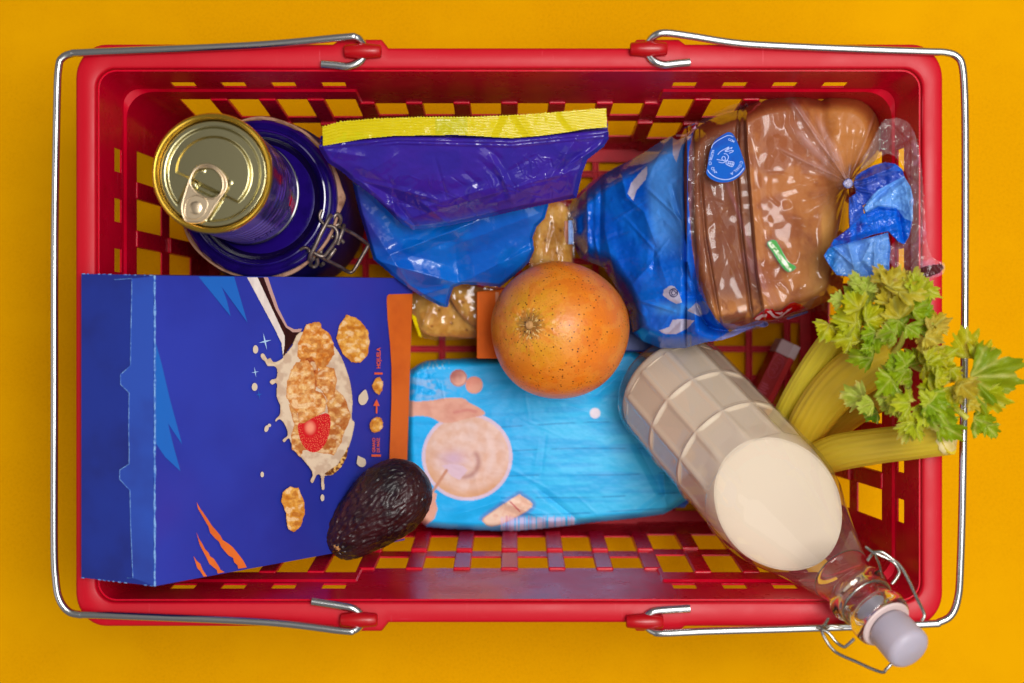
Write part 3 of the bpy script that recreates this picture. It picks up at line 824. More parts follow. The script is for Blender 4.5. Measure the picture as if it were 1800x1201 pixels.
# ---------------------------------------------------------------- avocado
def avocado():
    # find the height at which it touches the slanting carton
    z = 15.2
    c = P(664, 896, z)
    e0, e1 = P(594, 957, z-.4), P(735, 836, z-.1)
    ax = (e1-e0).normalized(); L = (e1-e0).length+.9
    root = thing("avocado", "ripe black avocado with rough skin lying against the cereal carton", "avocado", c)
    q = Vector((0, 0, 1)).rotation_difference(ax).to_matrix().to_4x4()
    M = Matrix.Translation(e0-ax*.5) @ q
    nu, nv = 240, 300; prof = []
    R = 2.42
    pts = spline([(0, 0, 0), (.55, 0, .04), (1.0, 0, .28), (1.38, 0, .85), (1.72, 0, 1.8), (2.12, 0, 3.1), (2.42, 0, 4.5), (2.42, 0, 5.5), (2.1, 0, 6.6), (1.5, 0, 7.35), (.8, 0, 7.78), (0, 0, 7.9)], 20)
    tot = pts[-1].z; pts = [(max(0, p.x)*.86, p.z*L/tot) for p in pts]
    V = []; Cc = []
    for r, h in pts:
        for k in range(nv):
            a = 2*math.pi*k/nv; x, y = r*math.cos(a), r*math.sin(a)
            p = Vector((x, y, h))
            q1 = Vector((x*1.5, y*1.5, h*.55))
            w = noise_ridge(q1*1.5)*.075+noise_ridge(Vector((x*3.8, y*3.8, h*1.6)))*.085+noise_ridge(q1*5)*.035
            fade = min(1, r/1.0)*(0.55+.45*min(1, max(0, (L-h)/3.2)))
            nrm = Vector((x, y, 0)).normalized() if r > .01 else Vector((0, 0, -1))
            p += nrm*(w-.05)*fade
            V.append(M @ p)
    n = len(pts); I0 = np.arange(n*nv).reshape(n, nv); J0 = np.roll(I0, -1, 1)
    F = np.stack([I0[:-1], J0[:-1], J0[1:], I0[1:]], -1).reshape(-1, 4)
    V = np.array([tuple(v) for v in V])
    skin = pm("avocado_skin", (54, 24, 28), .36, spec=.55, var=[(40, (22, 10, 16), .4, .65), (18, (84, 16, 28), .56, .74)], bump=[(420, .8, .05, 4), (160, .5, .08, 3)], rvar=(200, .25, .5))
    mk("skin", V, F, skin, root)
    stem = pm("avocado_stem", (206, 150, 90), .8, bump=(300, .8, .05, 3), var=[(400, (120, 74, 40), .45, .65)])
    zz_ = 19.0
    while zz_ > 10:
        s0 = P(592, 964, zz_); hh_ = (s0-e0).dot(ax)+.5
        rr_ = np.interp(hh_, [q_[1] for q_ in pts], [q_[0] for q_ in pts]) if hh_ > 0 else 0
        if (s0-e0-ax*(hh_-.5)).length < rr_: break
        zz_ -= .02
    dr = (s0-(e0+ax*1.2)).normalized()
    Ms = Matrix.Translation(s0-dr*.03) @ Vector((0, 0, 1)).rotation_difference(dr).to_matrix().to_4x4()
    pr = [(0, .10), (.16, .10), (.24, .05), (.27, -.02), (.25, -.3)]
    v, f = lathe_data(pr, None, 22, cap=False)
    rnd = random.Random(2)
    v = [Ms @ Vector((p.x*(1+rnd.uniform(-.15, .15)), p.y*(1+rnd.uniform(-.15, .15)), p.z+rnd.uniform(-.02, .02))) for p in v]
    mk("stem_end", v, f, stem, root, sharp=30)
from mathutils import noise as mn
def noise_ridge(p): return 1-2*abs(mn.noise(p))
avocado()

# ---------------------------------------------------------------- grapefruit
GC = P(984, 580, 13.4); GR = 123*(CAMZ-13.4)/FPX*.995
gf = thing("grapefruit", "speckled orange grapefruit resting on the packets in the middle of the basket", "grapefruit", GC)
nu, nv = 320, 480
th = np.linspace(0, math.pi, nu); ph = np.linspace(0, 2*math.pi, nv, endpoint=False)
TH, PH = np.meshgrid(th, ph, indexing='ij')
sd = Vector((-56.0/123, 8.0/123, 0)); sd.z = math.sqrt(1-sd.x**2-sd.y**2)
Rm = np.array(Vector((0, 0, 1)).rotation_difference(sd).to_matrix())
loc = np.stack([np.sin(TH)*np.cos(PH), np.sin(TH)*np.sin(PH), np.cos(TH)], -1)
ang = np.degrees(TH)
bmp = .035*np.sin(PH*3+1)*np.sin(TH)+.03*np.sin(PH*5)*np.sin(TH)**2+.05*np.cos(TH*2)
dim = -.16*np.exp(-(ang/9)**2)+.03*np.exp(-((ang-14)/7)**2)
wr = fbm(PH*4, TH*9, 3)-.5
rad = GR*(1+bmp*.25)+dim*.8+wr*.05*np.exp(-((ang-16)/14)**2)
V = (loc*rad[..., None])@Rm.T+np.array(GC)
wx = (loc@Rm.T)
base = mixc(np.broadcast_to(L3((228, 124, 26)), TH.shape+(3,)), L3((208, 148, 28)), sstep(62, 10, ang+14*(fbm(PH*3, TH*3, 5)-.5)))
base = mixc(base, L3((214, 112, 34)), sstep(.4, .62, fbm(PH*5+3, TH*6, 51))*.55); base = mixc(base, L3((228, 146, 50)), sstep(.45, .65, fbm(PH*6, TH*7+9, 52))*.5)
base = mixc(base, L3((222, 96, 30)), sstep(.25, -.1, wx[..., 2])*.35)  # redder towards the underside: bounced light painted into the peel colour
base = mixc(base, L3((110, 78, 30)), sstep(15, 5, ang+9*(fbm(PH*9, TH*26, 11)-.5))*.8)
base = mixc(base, L3((228, 196, 130)), sstep(.60, .74, fbm(PH*7, TH*22, 12))*sstep(17, 9, ang)*.8)
gm = pm("grapefruit_peel", (226, 120, 24), .36, spec=.5, attr=True, bump=[(520, .55, .03, 3), (90, .2, .07, 3)], sss=.06, sss_scale=.004)
nt = gm.node_tree; b = nt.nodes["Principled BSDF"]; src = b.inputs["Base Color"].links[0].from_socket
tc = nt.nodes.new("ShaderNodeTexCoord")
def spots(scale, lo, hi, colr, amt, src, mlo=.35, mhi=.6):
    vo = nt.nodes.new("ShaderNodeTexVoronoi"); vo.inputs["Scale"].default_value = scale; nt.links.new(tc.outputs["Object"], vo.inputs["Vector"])
    mr = nt.nodes.new("ShaderNodeMapRange"); mr.inputs["From Min"].default_value = hi; mr.inputs["From Max"].default_value = lo
    nt.links.new(vo.outputs["Distance"], mr.inputs["Value"])
    no = nt.nodes.new("ShaderNodeTexNoise"); no.inputs["Scale"].default_value = 45; nt.links.new(tc.outputs["Object"], no.inputs["Vector"])
    m2 = nt.nodes.new("ShaderNodeMapRange"); m2.inputs["From Min"].default_value = mlo; m2.inputs["From Max"].default_value = mhi; nt.links.new(no.outputs["Fac"], m2.inputs["Value"])
    mu = nt.nodes.new("ShaderNodeMath"); mu.operation = 'MULTIPLY'; nt.links.new(mr.outputs[0], mu.inputs[0]); nt.links.new(m2.outputs[0], mu.inputs[1])
    mu2 = nt.nodes.new("ShaderNodeMath"); mu2.operation = 'MULTIPLY'; mu2.inputs[1].default_value = amt; nt.links.new(mu.outputs[0], mu2.inputs[0])
    x = nt.nodes.new("ShaderNodeMix"); x.data_type = 'RGBA'; nt.links.new(mu2.outputs[0], x.inputs[0]); nt.links.new(src, x.inputs[6]); x.inputs[7].default_value = lin(colr)
    return x.outputs[2]
src = spots(330, .10, .20, (60, 28, 12), 1.0, src, .30, .46); src = spots(520, .12, .26, (110, 52, 16), .8, src, .42, .6); src = spots(760, .05, .4, (196, 96, 20), .5, src, .2, .5)
nt.links.new(src, b.inputs["Base Color"])
I0 = np.arange(nu*nv).reshape(nu, nv); J0 = np.roll(I0, -1, 1)
F = np.stack([I0[:-1], I0[1:], J0[1:], J0[:-1]], -1).reshape(-1, 4)
mk("peel", V.reshape(-1, 3), F, gm, gf, cols=base.reshape(-1, 3))
c = GC+sd*(GR*1.0-.02)
Ms = Matrix.Translation(c) @ Vector((0, 0, 1)).rotation_difference(sd).to_matrix().to_4x4()
lathe("stem_end", [(0, .12), (.12, .14), (.21, .08), (.25, -.02), (.22, -.3)], Ms, pm("dry_stem", (188, 140, 84), .8, bump=(500, .6, .03, 3)), gf, 20, cap=False)
def rcre(X, Y, n, seed, bb, L, w, a, ang=None):
    rn = random.Random(seed); z = 0
    for _ in range(n):
        cx = rn.uniform(bb[0], bb[1]); cy = rn.uniform(bb[2], bb[3]); th = rn.uniform(0, math.pi) if ang is None else rn.gauss(ang, .35); l = rn.uniform(.4, 1)*L
        z = z+crease(X, Y, (cx-math.cos(th)*l/2, cy-math.sin(th)*l/2), (cx+math.cos(th)*l/2, cy+math.sin(th)*l/2), rn.uniform(.5, 1.2)*w, a*rn.choice((-1, 1, 1))*rn.uniform(.4, 1))
    return z
# ---------------------------------------------------------------- snack pouch (yellow crimped seal, violet and blue film)
def film(name, rough=.2, spec=.4, coat=.25, bump=None):
    return pm(name, (30, 60, 160), rough, spec=spec, coat=coat, coat_rough=.08, attr=True, bump=bump or [(45, .25, .12, 3), (260, .12, .02, 3)])
filmV = film("violet_film"); filmB = film("blue_film", .22)
pouch = thing("snack_pouch", "violet and blue film pouch with a crimped yellow top seal, folded over at the back", "pouch", P(830, 380, 12))
UP = [(560, 262), (563, 238), (700, 222), (900, 205), (1068, 212), (1071, 243), (1062, 258), (1033, 281), (1024, 305), (1014, 348), (985, 354), (920, 368), (860, 382), (790, 397), (745, 403), (725, 404), (706, 394), (690, 380), (655, 345), (630, 326), (618, 318), (600, 302), (575, 286)]
LO = [(618, 318), (700, 330), (960, 340), (967, 352), (958, 385), (944, 398), (937, 418), (940, 440), (930, 462), (905, 485), (880, 505), (845, 502), (812, 500), (797, 506), (790, 528), (788, 541), (775, 539), (745, 524), (720, 508), (695, 490), (672, 470), (656, 457), (645, 420), (630, 370)]
SEAL = [(566, 221), (600, 212), (660, 207), (740, 204), (830, 204), (900, 201), (960, 197), (1010, 193), (1040, 190), (1066, 189), (1068, 224), (1030, 227), (1000, 232), (950, 239), (900, 243), (850, 240), (800, 237), (740, 238), (690, 239), (640, 244), (600, 251), (567, 257)]
rnd = random.Random(5)
def poly_px(poly): return [(float(a), float(b)) for a, b in poly]
# toothed upper edge of the seal
teeth = []
for i, (a, b) in enumerate(SEAL[:10]):
    a2, b2 = SEAL[i+1]
    n = max(1, int(math.hypot(a2-a, b2-b)/2.6))
    if i < 9:
        for k in range(n):
            t = k/n; teeth.append((a+(a2-a)*t, b+(b2-b)*t+(1.4 if k % 2 else -1.0)))
teeth += SEAL[9:]
def z_up(X, Y):
    top = np.interp(X, [560, 700, 900, 1070], [252, 238, 243, 226])
    z = 20.6-.020*(Y-top)
    z = z-sstep(top+70, top+190, Y)*1.6
    z = z+.25*np.sin((X-560)/500*math.pi)
    for p, q, w, a in (((690, 392), (1040, 290), 26, .28), ((600, 300), (745, 372), 22, -.38), ((625, 318), (720, 398), 16, .30), ((700, 395), (688, 345), 10, .2), ((1020, 232), (985, 285), 30, .30),
                       ((1000, 290), (1062, 252), 9, .22), ((985, 300), (1020, 270), 10, -.22), ((760, 360), (860, 330), 16, .22), ((650, 300), (700, 270), 20, .15), ((860, 350), (960, 300), 14, -.16),
                       ((640, 318), (765, 350), 8, .16), ((735, 350), (790, 395), 9, .18), ((700, 362), (735, 403), 7, -.15), ((955, 330), (1000, 262), 10, .14), ((560, 262), (640, 275), 12, .12), ((880, 300), (900, 352), 11, .13)):
        z = z+crease(X, Y, p, q, w, a)
    d = polydist(X, Y, UP)
    z = z-.35*sstep(9, 0, d)*(Y > top+6)
    z = z-.7*sstep(top+3, top-4, Y)
    # rolled band under the seal
    z = z+.10*np.exp(-((Y-top-7)/2.5)**2)+.08*np.exp(-((Y-top-13)/2)**2)*sstep(640, 700, X)
    z = z+rcre(X, Y, 34, 3, (580, 1050, 262, 390), 70, 9, .10)+rcre(X, Y, 60, 4, (900, 1050, 235, 345), 26, 2.6, .05)+rcre(X, Y, 50, 6, (680, 960, 310, 390), 30, 3, .045)
    z = z+.14*fbm(X/40, Y/30, 9)
    return z
def c_up(X, Y):
    c = np.zeros(X.shape+(3,)); c[:] = L3((48, 32, 144))
    c = mixc(c, L3((56, 32, 148)), sstep(.4, .7, fbm(X/60, Y/40, 1)))
    c = mixc(c, L3((22, 76, 186)), sstep(20, 0, polydist(X, Y, [(700, 392), (728, 402), (800, 394), (860, 380)], False))*.85)
    c = mixc(c, L3((40, 30, 120)), sstep(12, 0, polydist(X, Y, [(600, 300), (655, 345), (700, 392)], False))*.6)
    return c
field("upper_panel", (556, 1076, 200, 408), 1.25, lambda X, Y: inpoly(X, Y, UP), z_up, c_up, filmV, pouch, zbot=lambda X, Y, Z: Z-.9*sstep(0, 12, polydist(X, Y, UP))-.05)
def z_lo(X, Y):
    z = 16.2-.024*(Y-320)
    for p, q, w, a in (((655, 456), (806, 498), 26, .7), ((806, 498), (935, 436), 40, .6), ((806, 498), (800, 430), 30, -.35), ((690, 446), (830, 392), 16, .6), ((800, 430), (955, 372), 30, .30),
                       ((640, 380), (720, 500), 24, .3), ((720, 420), (800, 425), 16, -.2), ((700, 400), (640, 340), 18, -.2), ((870, 470), (940, 420), 14, -.2), ((730, 520), (790, 505), 10, .2), ((900, 440), (880, 500), 20, -.2)):
        z = z+crease(X, Y, p, q, w, a)
    d = polydist(X, Y, LO); z = z-.4*sstep(7, 0, d)
    z = z+.25*fbm(X/60, Y/50, 4)+.05*fbm(X/14, Y/14, 6)
    return z
def c_lo(X, Y):
    c = np.zeros(X.shape+(3,)); c[:] = L3((0, 100, 196))
    c = mixc(c, L3((4, 88, 188)), sstep(.4, .6, fbm(X/50, Y/50, 8)))
    c = mixc(c, L3((48, 44, 150)), sstep(700, 640, X+(Y-400)*-.5)*sstep(470, 400, Y))
    return c
field("lower_panel", (610, 975, 312, 548), 1.25, lambda X, Y: inpoly(X, Y, LO), z_lo, c_lo, filmB, pouch, zbot=lambda X, Y, Z: Z-2.2*sstep(0, 24, polydist(X, Y, LO))-.05)
sealm = pm("yellow_seal_film", (232, 214, 10), .24, spec=.5, coat=.5, coat_rough=.1, attr=True)
def z_se(X, Y):
    top = np.interp(X, [566, 600, 660, 740, 830, 900, 960, 1010, 1066], [221, 212, 207, 204, 204, 201, 197, 193, 189])
    z = 20.9+.35*np.sin((X-566)/75)*.25+.3*np.sin((X-560)/500*math.pi)
    z = z+.028*np.cos((Y-top)*2*math.pi/5.6)
    z = z+.10*crease(X, Y, (905, 200), (935, 243), 12, 1)+.1*crease(X, Y, (880, 200), (860, 243), 14, -1)+.08*fbm(X/20, Y/9, 2)+.06*crease(X, Y, (985, 200), (1010, 230), 10, 1)
    return z
def c_se(X, Y):
    c = np.zeros(X.shape+(3,)); c[:] = L3((206, 188, 6))
    g = (X > 765)*(X < 822)*(Y > 206)*(Y < 236); c = mixc(c, L3((176, 176, 22)), g*.6)
    g2 = (X > 588)*(X < 680)*(Y > 232); c = mixc(c, L3((196, 196, 16)), g2*.45*sstep(.4, .6, vnoise(X/6, Y/3, 3)))
    return c
field("seal_strip", (562, 1072, 186, 262), .9, lambda X, Y: inpoly(X, Y, teeth), z_se, c_se, sealm, pouch, zbot=lambda X, Y, Z: Z-.06)
dm = pm("stamp_print", (236, 238, 150), .5)
mk("date_stamp", *text_data("04 05 2023", 5.4, lambda u, v: P(768+u*.95, 212-v*.75, 21.33), .1), dm, pouch, smooth=False)["kind"] = "stuff"

# ---------------------------------------------------------------- crackers in the clear end of the pouch
crk = pm("baked_cracker", (220, 160, 78), .6, spec=.3, attr=True, bump=[(130, .5, .05, 4), (700, .3, .01, 2)])
def cracker(poly, z0, slope, seed, label, holes):
    cx = sum(p[0] for p in poly)/len(poly); cy = sum(p[1] for p in poly)/len(poly)
    sp = smoothpoly(poly, 5)
    root = thing("cracker", label, "cracker", P(cx, cy, z0-.5), "crackers behind the clear end of the pouch")
    xs = [p[0] for p in sp]; ys = [p[1] for p in sp]
    def z(X, Y):
        d = polydist(X, Y, sp); t = z0+slope[0]*(X-cx)+slope[1]*(Y-cy)+.35*sstep(0, 16, d)+.25*(fbm(X/22, Y/22, seed)-.5)
        for hx, hy in holes: t = t-.14*np.exp(-((X-hx)**2+(Y-hy)**2)/5)
        return t
    def c(X, Y):
        d = polydist(X, Y, sp); o = mixc(np.broadcast_to(L3((206, 140, 40)), X.shape+(3,)), L3((222, 164, 66)), sstep(.4, .65, fbm(X/12, Y/12, seed)))
        o = mixc(o, L3((170, 98, 36)), sstep(9, 1, d+8*(fbm(X/8, Y/8, seed+3)-.5))*.75)
        for hx, hy in holes: o = mixc(o, L3((110, 58, 22)), np.exp(-((X-hx)**2+(Y-hy)**2)/4)*.9)
        return o
    field("biscuit", (min(xs)-2, max(xs)+2, min(ys)-2, max(ys)+2), 1.1, lambda X, Y: inpoly(X, Y, sp), z, c, crk, root, zbot=lambda X, Y, Z: Z-.5)
cracker([(718, 520), (760, 515), (810, 535), (850, 560), (862, 585), (830, 594), (790, 592), (755, 590), (733, 572)], 6.2, (.004, .004), 41, "golden cracker lying lowest beside the orange print of the cereal box", [(759, 573), (794, 568), (771, 545), (820, 580)])
cracker([(790, 502), (850, 505), (900, 515), (890, 560), (860, 582), (830, 572), (800, 540)], 7.4, (0, .004), 42, "golden cracker with pin holes between the blue pouch tip and the orange carton", [(813, 531), (828, 514), (838, 543)])
cracker([(945, 372), (985, 355), (1004, 380), (1006, 430), (1002, 470), (960, 470), (930, 460)], 7.6, (0, -.01), 43, "golden cracker showing to the right of the blue pouch panel above the grapefruit", [(968, 393), (958, 423), (978, 445), (985, 405)])

# ---------------------------------------------------------------- clear film helper material
def clearfilm(name, tint=(1, 1, 1), gloss=.07, rough=.07, haze=.05, bump=None, fres=1.38, ink_=True):
    """thin clear packaging film: transparent body, mirror-like surface, ink where the print colour has alpha"""
    m = bpy.data.materials.new(name); m.use_nodes = True; nt = m.node_tree; nt.nodes.clear()
    out = nt.nodes.new("ShaderNodeOutputMaterial")
    tr = nt.nodes.new("ShaderNodeBsdfTransparent"); tr.inputs[0].default_value = (*tint, 1)
    hz = nt.nodes.new("ShaderNodeBsdfDiffuse"); hz.inputs[0].default_value = (.85, .80, .82, 1)
    mh = nt.nodes.new("ShaderNodeMixShader"); mh.inputs[0].default_value = haze
    nt.links.new(tr.outputs[0], mh.inputs[1]); nt.links.new(hz.outputs[0], mh.inputs[2])
    at = nt.nodes.new("ShaderNodeAttribute"); at.attribute_name = "print"
    ink = nt.nodes.new("ShaderNodeBsdfDiffuse"); nt.links.new(at.outputs["Color"], ink.inputs[0])
    mi = nt.nodes.new("ShaderNodeMixShader"); (nt.links.new(at.outputs["Alpha"], mi.inputs[0]) if ink_ else setattr(mi.inputs[0], "default_value", 0.0))
    nt.links.new(mh.outputs[0], mi.inputs[1]); nt.links.new(ink.outputs[0], mi.inputs[2])
    gl = nt.nodes.new("ShaderNodeBsdfGlossy"); gl.inputs["Roughness"].default_value = rough
    lw = nt.nodes.new("ShaderNodeLayerWeight"); lw.inputs["Blend"].default_value = .5        # facing = 1-|cos|, same from both sides of the film
    pw = nt.nodes.new("ShaderNodeMath"); pw.operation = 'POWER'; pw.inputs[1].default_value = 5; nt.links.new(lw.outputs["Facing"], pw.inputs[0])
    f0 = ((fres-1)/(fres+1))**2
    ad = nt.nodes.new("ShaderNodeMath"); ad.operation = 'MULTIPLY_ADD'; ad.use_clamp = True; ad.inputs[1].default_value = 1-f0; ad.inputs[2].default_value = f0*2+gloss; nt.links.new(pw.outputs[0], ad.inputs[0])
    mg = nt.nodes.new("ShaderNodeMixShader"); nt.links.new(ad.outputs[0], mg.inputs[0]); nt.links.new(mi.outputs[0], mg.inputs[1]); nt.links.new(gl.outputs[0], mg.inputs[2])
    nt.links.new(mg.outputs[0], out.inputs[0])
    tc = nt.nodes.new("ShaderNodeTexCoord"); prev = None
    for sc, st, di in (bump or []):
        n = nt.nodes.new("ShaderNodeTexNoise"); n.inputs["Scale"].default_value = sc; n.inputs["Detail"].default_value = 3; nt.links.new(tc.outputs["Object"], n.inputs["Vector"])
        b = nt.nodes.new("ShaderNodeBump"); b.inputs["Strength"].default_value = st; b.inputs["Distance"].default_value = di*U; nt.links.new(n.outputs["Fac"], b.inputs["Height"])
        if prev: nt.links.new(prev, b.inputs["Normal"])
        prev = b.outputs[0]
    if prev:
        nt.links.new(prev, gl.inputs["Normal"]); nt.links.new(prev, ink.inputs["Normal"])
    return m
clear1 = clearfilm("clear_film", haze=.01, gloss=.0, rough=.08, bump=None, fres=1.2)
# clear window of the pouch
WN = [(722, 512), (760, 500), (900, 500), (905, 590), (860, 596), (760, 598), (735, 592), (724, 560)]
def z_wn(X, Y): return 8.6+.2*fbm(X/40, Y/40, 3)+.12*crease(X, Y, (735, 590), (760, 520), 10, 1)-.02*np.maximum(0, Y-570)
def c_wn(X, Y):
    o = np.zeros(X.shape+(4,)); m = inpoly(X, Y, [(722, 550), (731, 556), (742, 593), (722, 594)])
    o[m] = (*L3((236, 206, 8)), .95); return o
field("clear_window", (720, 910, 495, 600), 1.5, lambda X, Y: inpoly(X, Y, WN), z_wn, c_wn, clear1, pouch, zbot=lambda X, Y, Z: Z-.03)
W2 = [(940, 370), (990, 350), (1010, 360), (1012, 440), (1008, 480), (930, 480), (928, 462), (942, 440), (938, 418)]
field("clear_window", (925, 1016, 345, 485), 1.5, lambda X, Y: inpoly(X, Y, W2), lambda X, Y: 9.0-.012*(X-960)+.25*fbm(X/16, Y/50, 8), lambda X, Y: np.zeros(X.shape+(4,)), clear1, pouch, zbot=lambda X, Y, Z: Z-.03)

# ---------------------------------------------------------------- small orange carton under the grapefruit
oc = pm("orange_card", (226, 104, 22), .6, spec=.15, bump=(40, .1, .05, 3), var=[(30, (206, 94, 26), .4, .7)])
a0, a1 = P(838, 512, 9.6), P(838, 630, 9.6)
w = P(915, 512, 9.6).x-a0.x
carton = thing("orange_carton", "small plain orange carton half hidden under the left side of the grapefruit", "carton", (a0.x+w/2, (a0.y+a1.y)/2, 3.0))
vs, fs = box_data(((a0.x, a0.x+w), (a1.y, a0.y), (3.0, 9.6)))
vs = [v+Vector((0, (.22 if v.y > -1 else 0)*((v.x-a0.x)/w), 0)) for v in vs]
mods(mk("carton_body", vs, fs, oc, carton, smooth=True), bevel=.06)
fe = P(871, 512, 9.63)
mk("folded_edge", *flat_data([(0, 0), (.2, -.05), (.12, -1.6), (0, -2.2)][::-1], lambda x, y, z: Vector((fe.x+x, a0.y-.02+y, 9.63))), pm("pale_card_edge", (236, 158, 110), .5), carton, smooth=False)

# ---------------------------------------------------------------- light blue biscuit packet
PK = [(712, 657), (718, 651), (735, 640), (748, 634), (780, 631), (850, 629), (960, 624), (1060, 620), (1110, 610), (1150, 640), (1185, 760), (1210, 868), (1209, 878), (1192, 890), (1180, 897), (1168, 904), (1120, 911), (1050, 918), (960, 929), (900, 934), (840, 932), (790, 930), (748, 926), (726, 905), (716, 860), (712, 760)]
packm = pm("printed_paper_film", (30, 165, 225), .42, spec=.3, attr=True, bump=[(35, .1, .1, 3)])
pack = thing("sugar_packet", "light blue paper packet printed with hands stirring a bowl, lying flat under the grapefruit", "packet", P(950, 780, 1.5))
def z_pk(X, Y):
    d = polydist(X, Y, PK)
    z = 6.3-1.2*(1-np.clip(d/15, 0, 1))**2.4
    z = z+.35*np.sin((X-712)/490*math.pi)*np.sin((Y-620)/310*math.pi)
    for p, q, w, a in (((880, 880), (965, 915), 12, .22), ((800, 905), (880, 880), 14, .2), ((950, 862), (1020, 918), 10, -.18), ((1165, 820), (1172, 900), 10, .2), ((1120, 780), (1175, 885), 14, -.2), ((735, 640), (730, 700), 12, .2), ((722, 650), (720, 760), 6, -.1),
                       ((1185, 860), (1120, 905), 12, .15), ((960, 700), (1080, 740), 30, .1), ((760, 925), (860, 930), 6, .1), ((1040, 700), (1090, 660), 16, -.15)):
        z = z+crease(X, Y, p, q, w, a)
    z = z+rcre(X, Y, 26, 9, (720, 1190, 640, 920), 130, 9, .022)+rcre(X, Y, 24, 10, (720, 780, 640, 700), 30, 4, .05)
    return z+.12*fbm(X/50, Y/30, 2)
def c_pk(X, Y):
    c = np.zeros(X.shape+(3,)); c[:] = L3((30, 184, 255))
    c = mixc(c, L3((70, 206, 255)), sstep(860, 1000, X)*sstep(640, 760, Y)*.7)
    c = mixc(c, L3((28, 168, 240)), sstep(.45, .7, fbm(X/90, Y/8, 5))*.6)
    for k, yy in enumerate((748, 793, 838, 876, 904)):
        yl = yy+ (X-900)*-.03+2*np.sin(X/60+k)
        c = mixc(c, L3((14, 124, 196)), np.exp(-((Y-yl)/1.1)**2)*(X > 880)*.8*sstep(.3, .5, vnoise(X/30, Y*0+k, 3)))
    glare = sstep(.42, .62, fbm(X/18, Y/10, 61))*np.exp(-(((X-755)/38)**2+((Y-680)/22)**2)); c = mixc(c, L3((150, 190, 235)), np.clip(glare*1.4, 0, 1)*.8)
    def sk(m, seed, a=(222, 156, 136), b=(232, 172, 150)):
        nonlocal c
        t = sstep(.2, .8, fbm(X/22, Y/14, seed)); s = mixc(np.broadcast_to(L3(a), X.shape+(3,)), L3(b), t)
        c = np.where(m[..., None], s, c)
    q = lambda l: [(a/3.531+700, b/3.532+600) for a, b in l]
    arm = q(smoothpoly([(0, 365), (110, 372), (210, 365), (300, 350), (400, 352), (440, 380), (500, 410), (540, 450), (470, 470), (400, 485), (330, 505), (260, 500), (200, 470), (120, 462), (0, 465)], 3))
    arm2 = q([(205, 930), (240, 945), (232, 990), (245, 1040), (225, 1100), (150, 1160), (90, 1175), (60, 1160), (120, 1060), (190, 1000)])
    cx, cy = 700+428/3.531, 600+715/3.532
    r = np.hypot((X-cx)/ (281/3.531), (Y-cy)/(273/3.532))
    bowl = r < 1
    c = np.where(bowl[..., None], L3((222, 200, 222)), c)
    an = np.arctan2(Y-cy, X-cx)
    sw = .5+.5*np.sin(r*22+an*2+3*fbm(X/25, Y/25, 7))
    inn = mixc(np.broadcast_to(L3((228, 182, 158)), X.shape+(3,)), L3((238, 206, 196)), sw*.45+.55*sstep(.35, .65, fbm(X/16, Y/16, 8)))
    inn = mixc(inn, L3((220, 160, 110)), sstep(.65, .95, r)*sstep(-.3, .8, np.sin(an-.3))*.8)
    inn = mixc(inn, L3((176, 116, 110)), np.exp(-((np.hypot(X-815, Y-812)-26)/5)**2)*sstep(0, .6, np.cos(an+.2-.9))*.7)
    inn = mixc(inn, L3((216, 180, 200)), np.exp(-(((X-797)/22)**2+((Y-806)/14)**2)))
    c = np.where((r < .925)[..., None], inn, c)
    m = inpoly(X, Y, q([(270, 770), (330, 760), (400, 770), (432, 800), (380, 860), (330, 835)])); c = mixc(c, L3((226, 196, 214)), m*.9)
    c = mixc(c, L3((206, 140, 110)), sstep(3.2, 1.8, polydist(X, Y, q([(215, 930), (300, 800)]), False))*.95)
    sk(inpoly(X, Y, arm), 71); sk(inpoly(X, Y, arm2), 72)
    m = inpoly(X, Y, arm); c = mixc(c, L3((206, 116, 110)), m*sstep(5, 0, polydist(X, Y, q([(350, 440), (430, 425), (480, 435)]), False))*.6)
    for ex, ey, a, b in ((806, 664, (178, 100, 92), (238, 176, 156)), (833.5, 676.5, (236, 150, 128), (242, 172, 148))):
        rr = np.hypot(X-ex, Y-ey); cc = mixc(np.broadcast_to(L3(b), X.shape+(3,)), L3(a), sstep(-12, 12, -(X-ex)*.5-(Y-ey)*.9+6*(vnoise(X/6, Y/6, 4)-.5)))
        c = np.where((rr < 15)[..., None], cc, c); c = mixc(c, L3(a), sstep(2, 0, np.abs(rr-14))*.7)
    c = mixc(c, L3((236, 226, 240)), sstep(10, 8.5, np.hypot(X-1046, Y-726)))
    bis = q(smoothpoly([(525, 1100), (600, 1045), (740, 955), (765, 958), (835, 1010), (780, 1065), (640, 1135), (570, 1148), (535, 1130)], 3))
    db = polydist(X, Y, bis); ib = inpoly(X, Y, bis)
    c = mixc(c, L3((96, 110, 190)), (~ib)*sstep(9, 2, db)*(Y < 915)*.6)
    c = np.where(ib[..., None], mixc(np.broadcast_to(L3((232, 186, 162)), X.shape+(3,)), L3((240, 206, 184)), sstep(.4, .6, fbm(X/10, Y/10, 4))), c)
    c = mixc(c, L3((196, 116, 70)), ib*sstep(3, 0, db)*sstep(880, 910, Y)*.7); c = mixc(c, L3((200, 80, 90)), sstep(1.6, .6, polydist(X, Y, q([(695, 995), (755, 1055)]), False)))
    # small print and bar code on the rounded lower side
    zone = (X > 880)*(X < 1012)*(Y > 906)
    bars = vnoise(X/1.6, Y*0+3, 9); c = mixc(c, L3((220, 190, 225)), zone*(bars > .45)*.7*sstep(906, 912, Y))
    c = mixc(c, L3((206, 120, 170)), zone*(bars < .18)*.6)
    tz = (X > 742)*(X < 790)*(Y > 634)*(Y < 648); c = mixc(c, L3((150, 205, 235)), tz*(vnoise(X/3.2, Y/6, 12) > .55)*.8)
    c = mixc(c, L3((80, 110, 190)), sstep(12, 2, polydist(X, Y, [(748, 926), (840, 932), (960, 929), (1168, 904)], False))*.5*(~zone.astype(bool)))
    return c
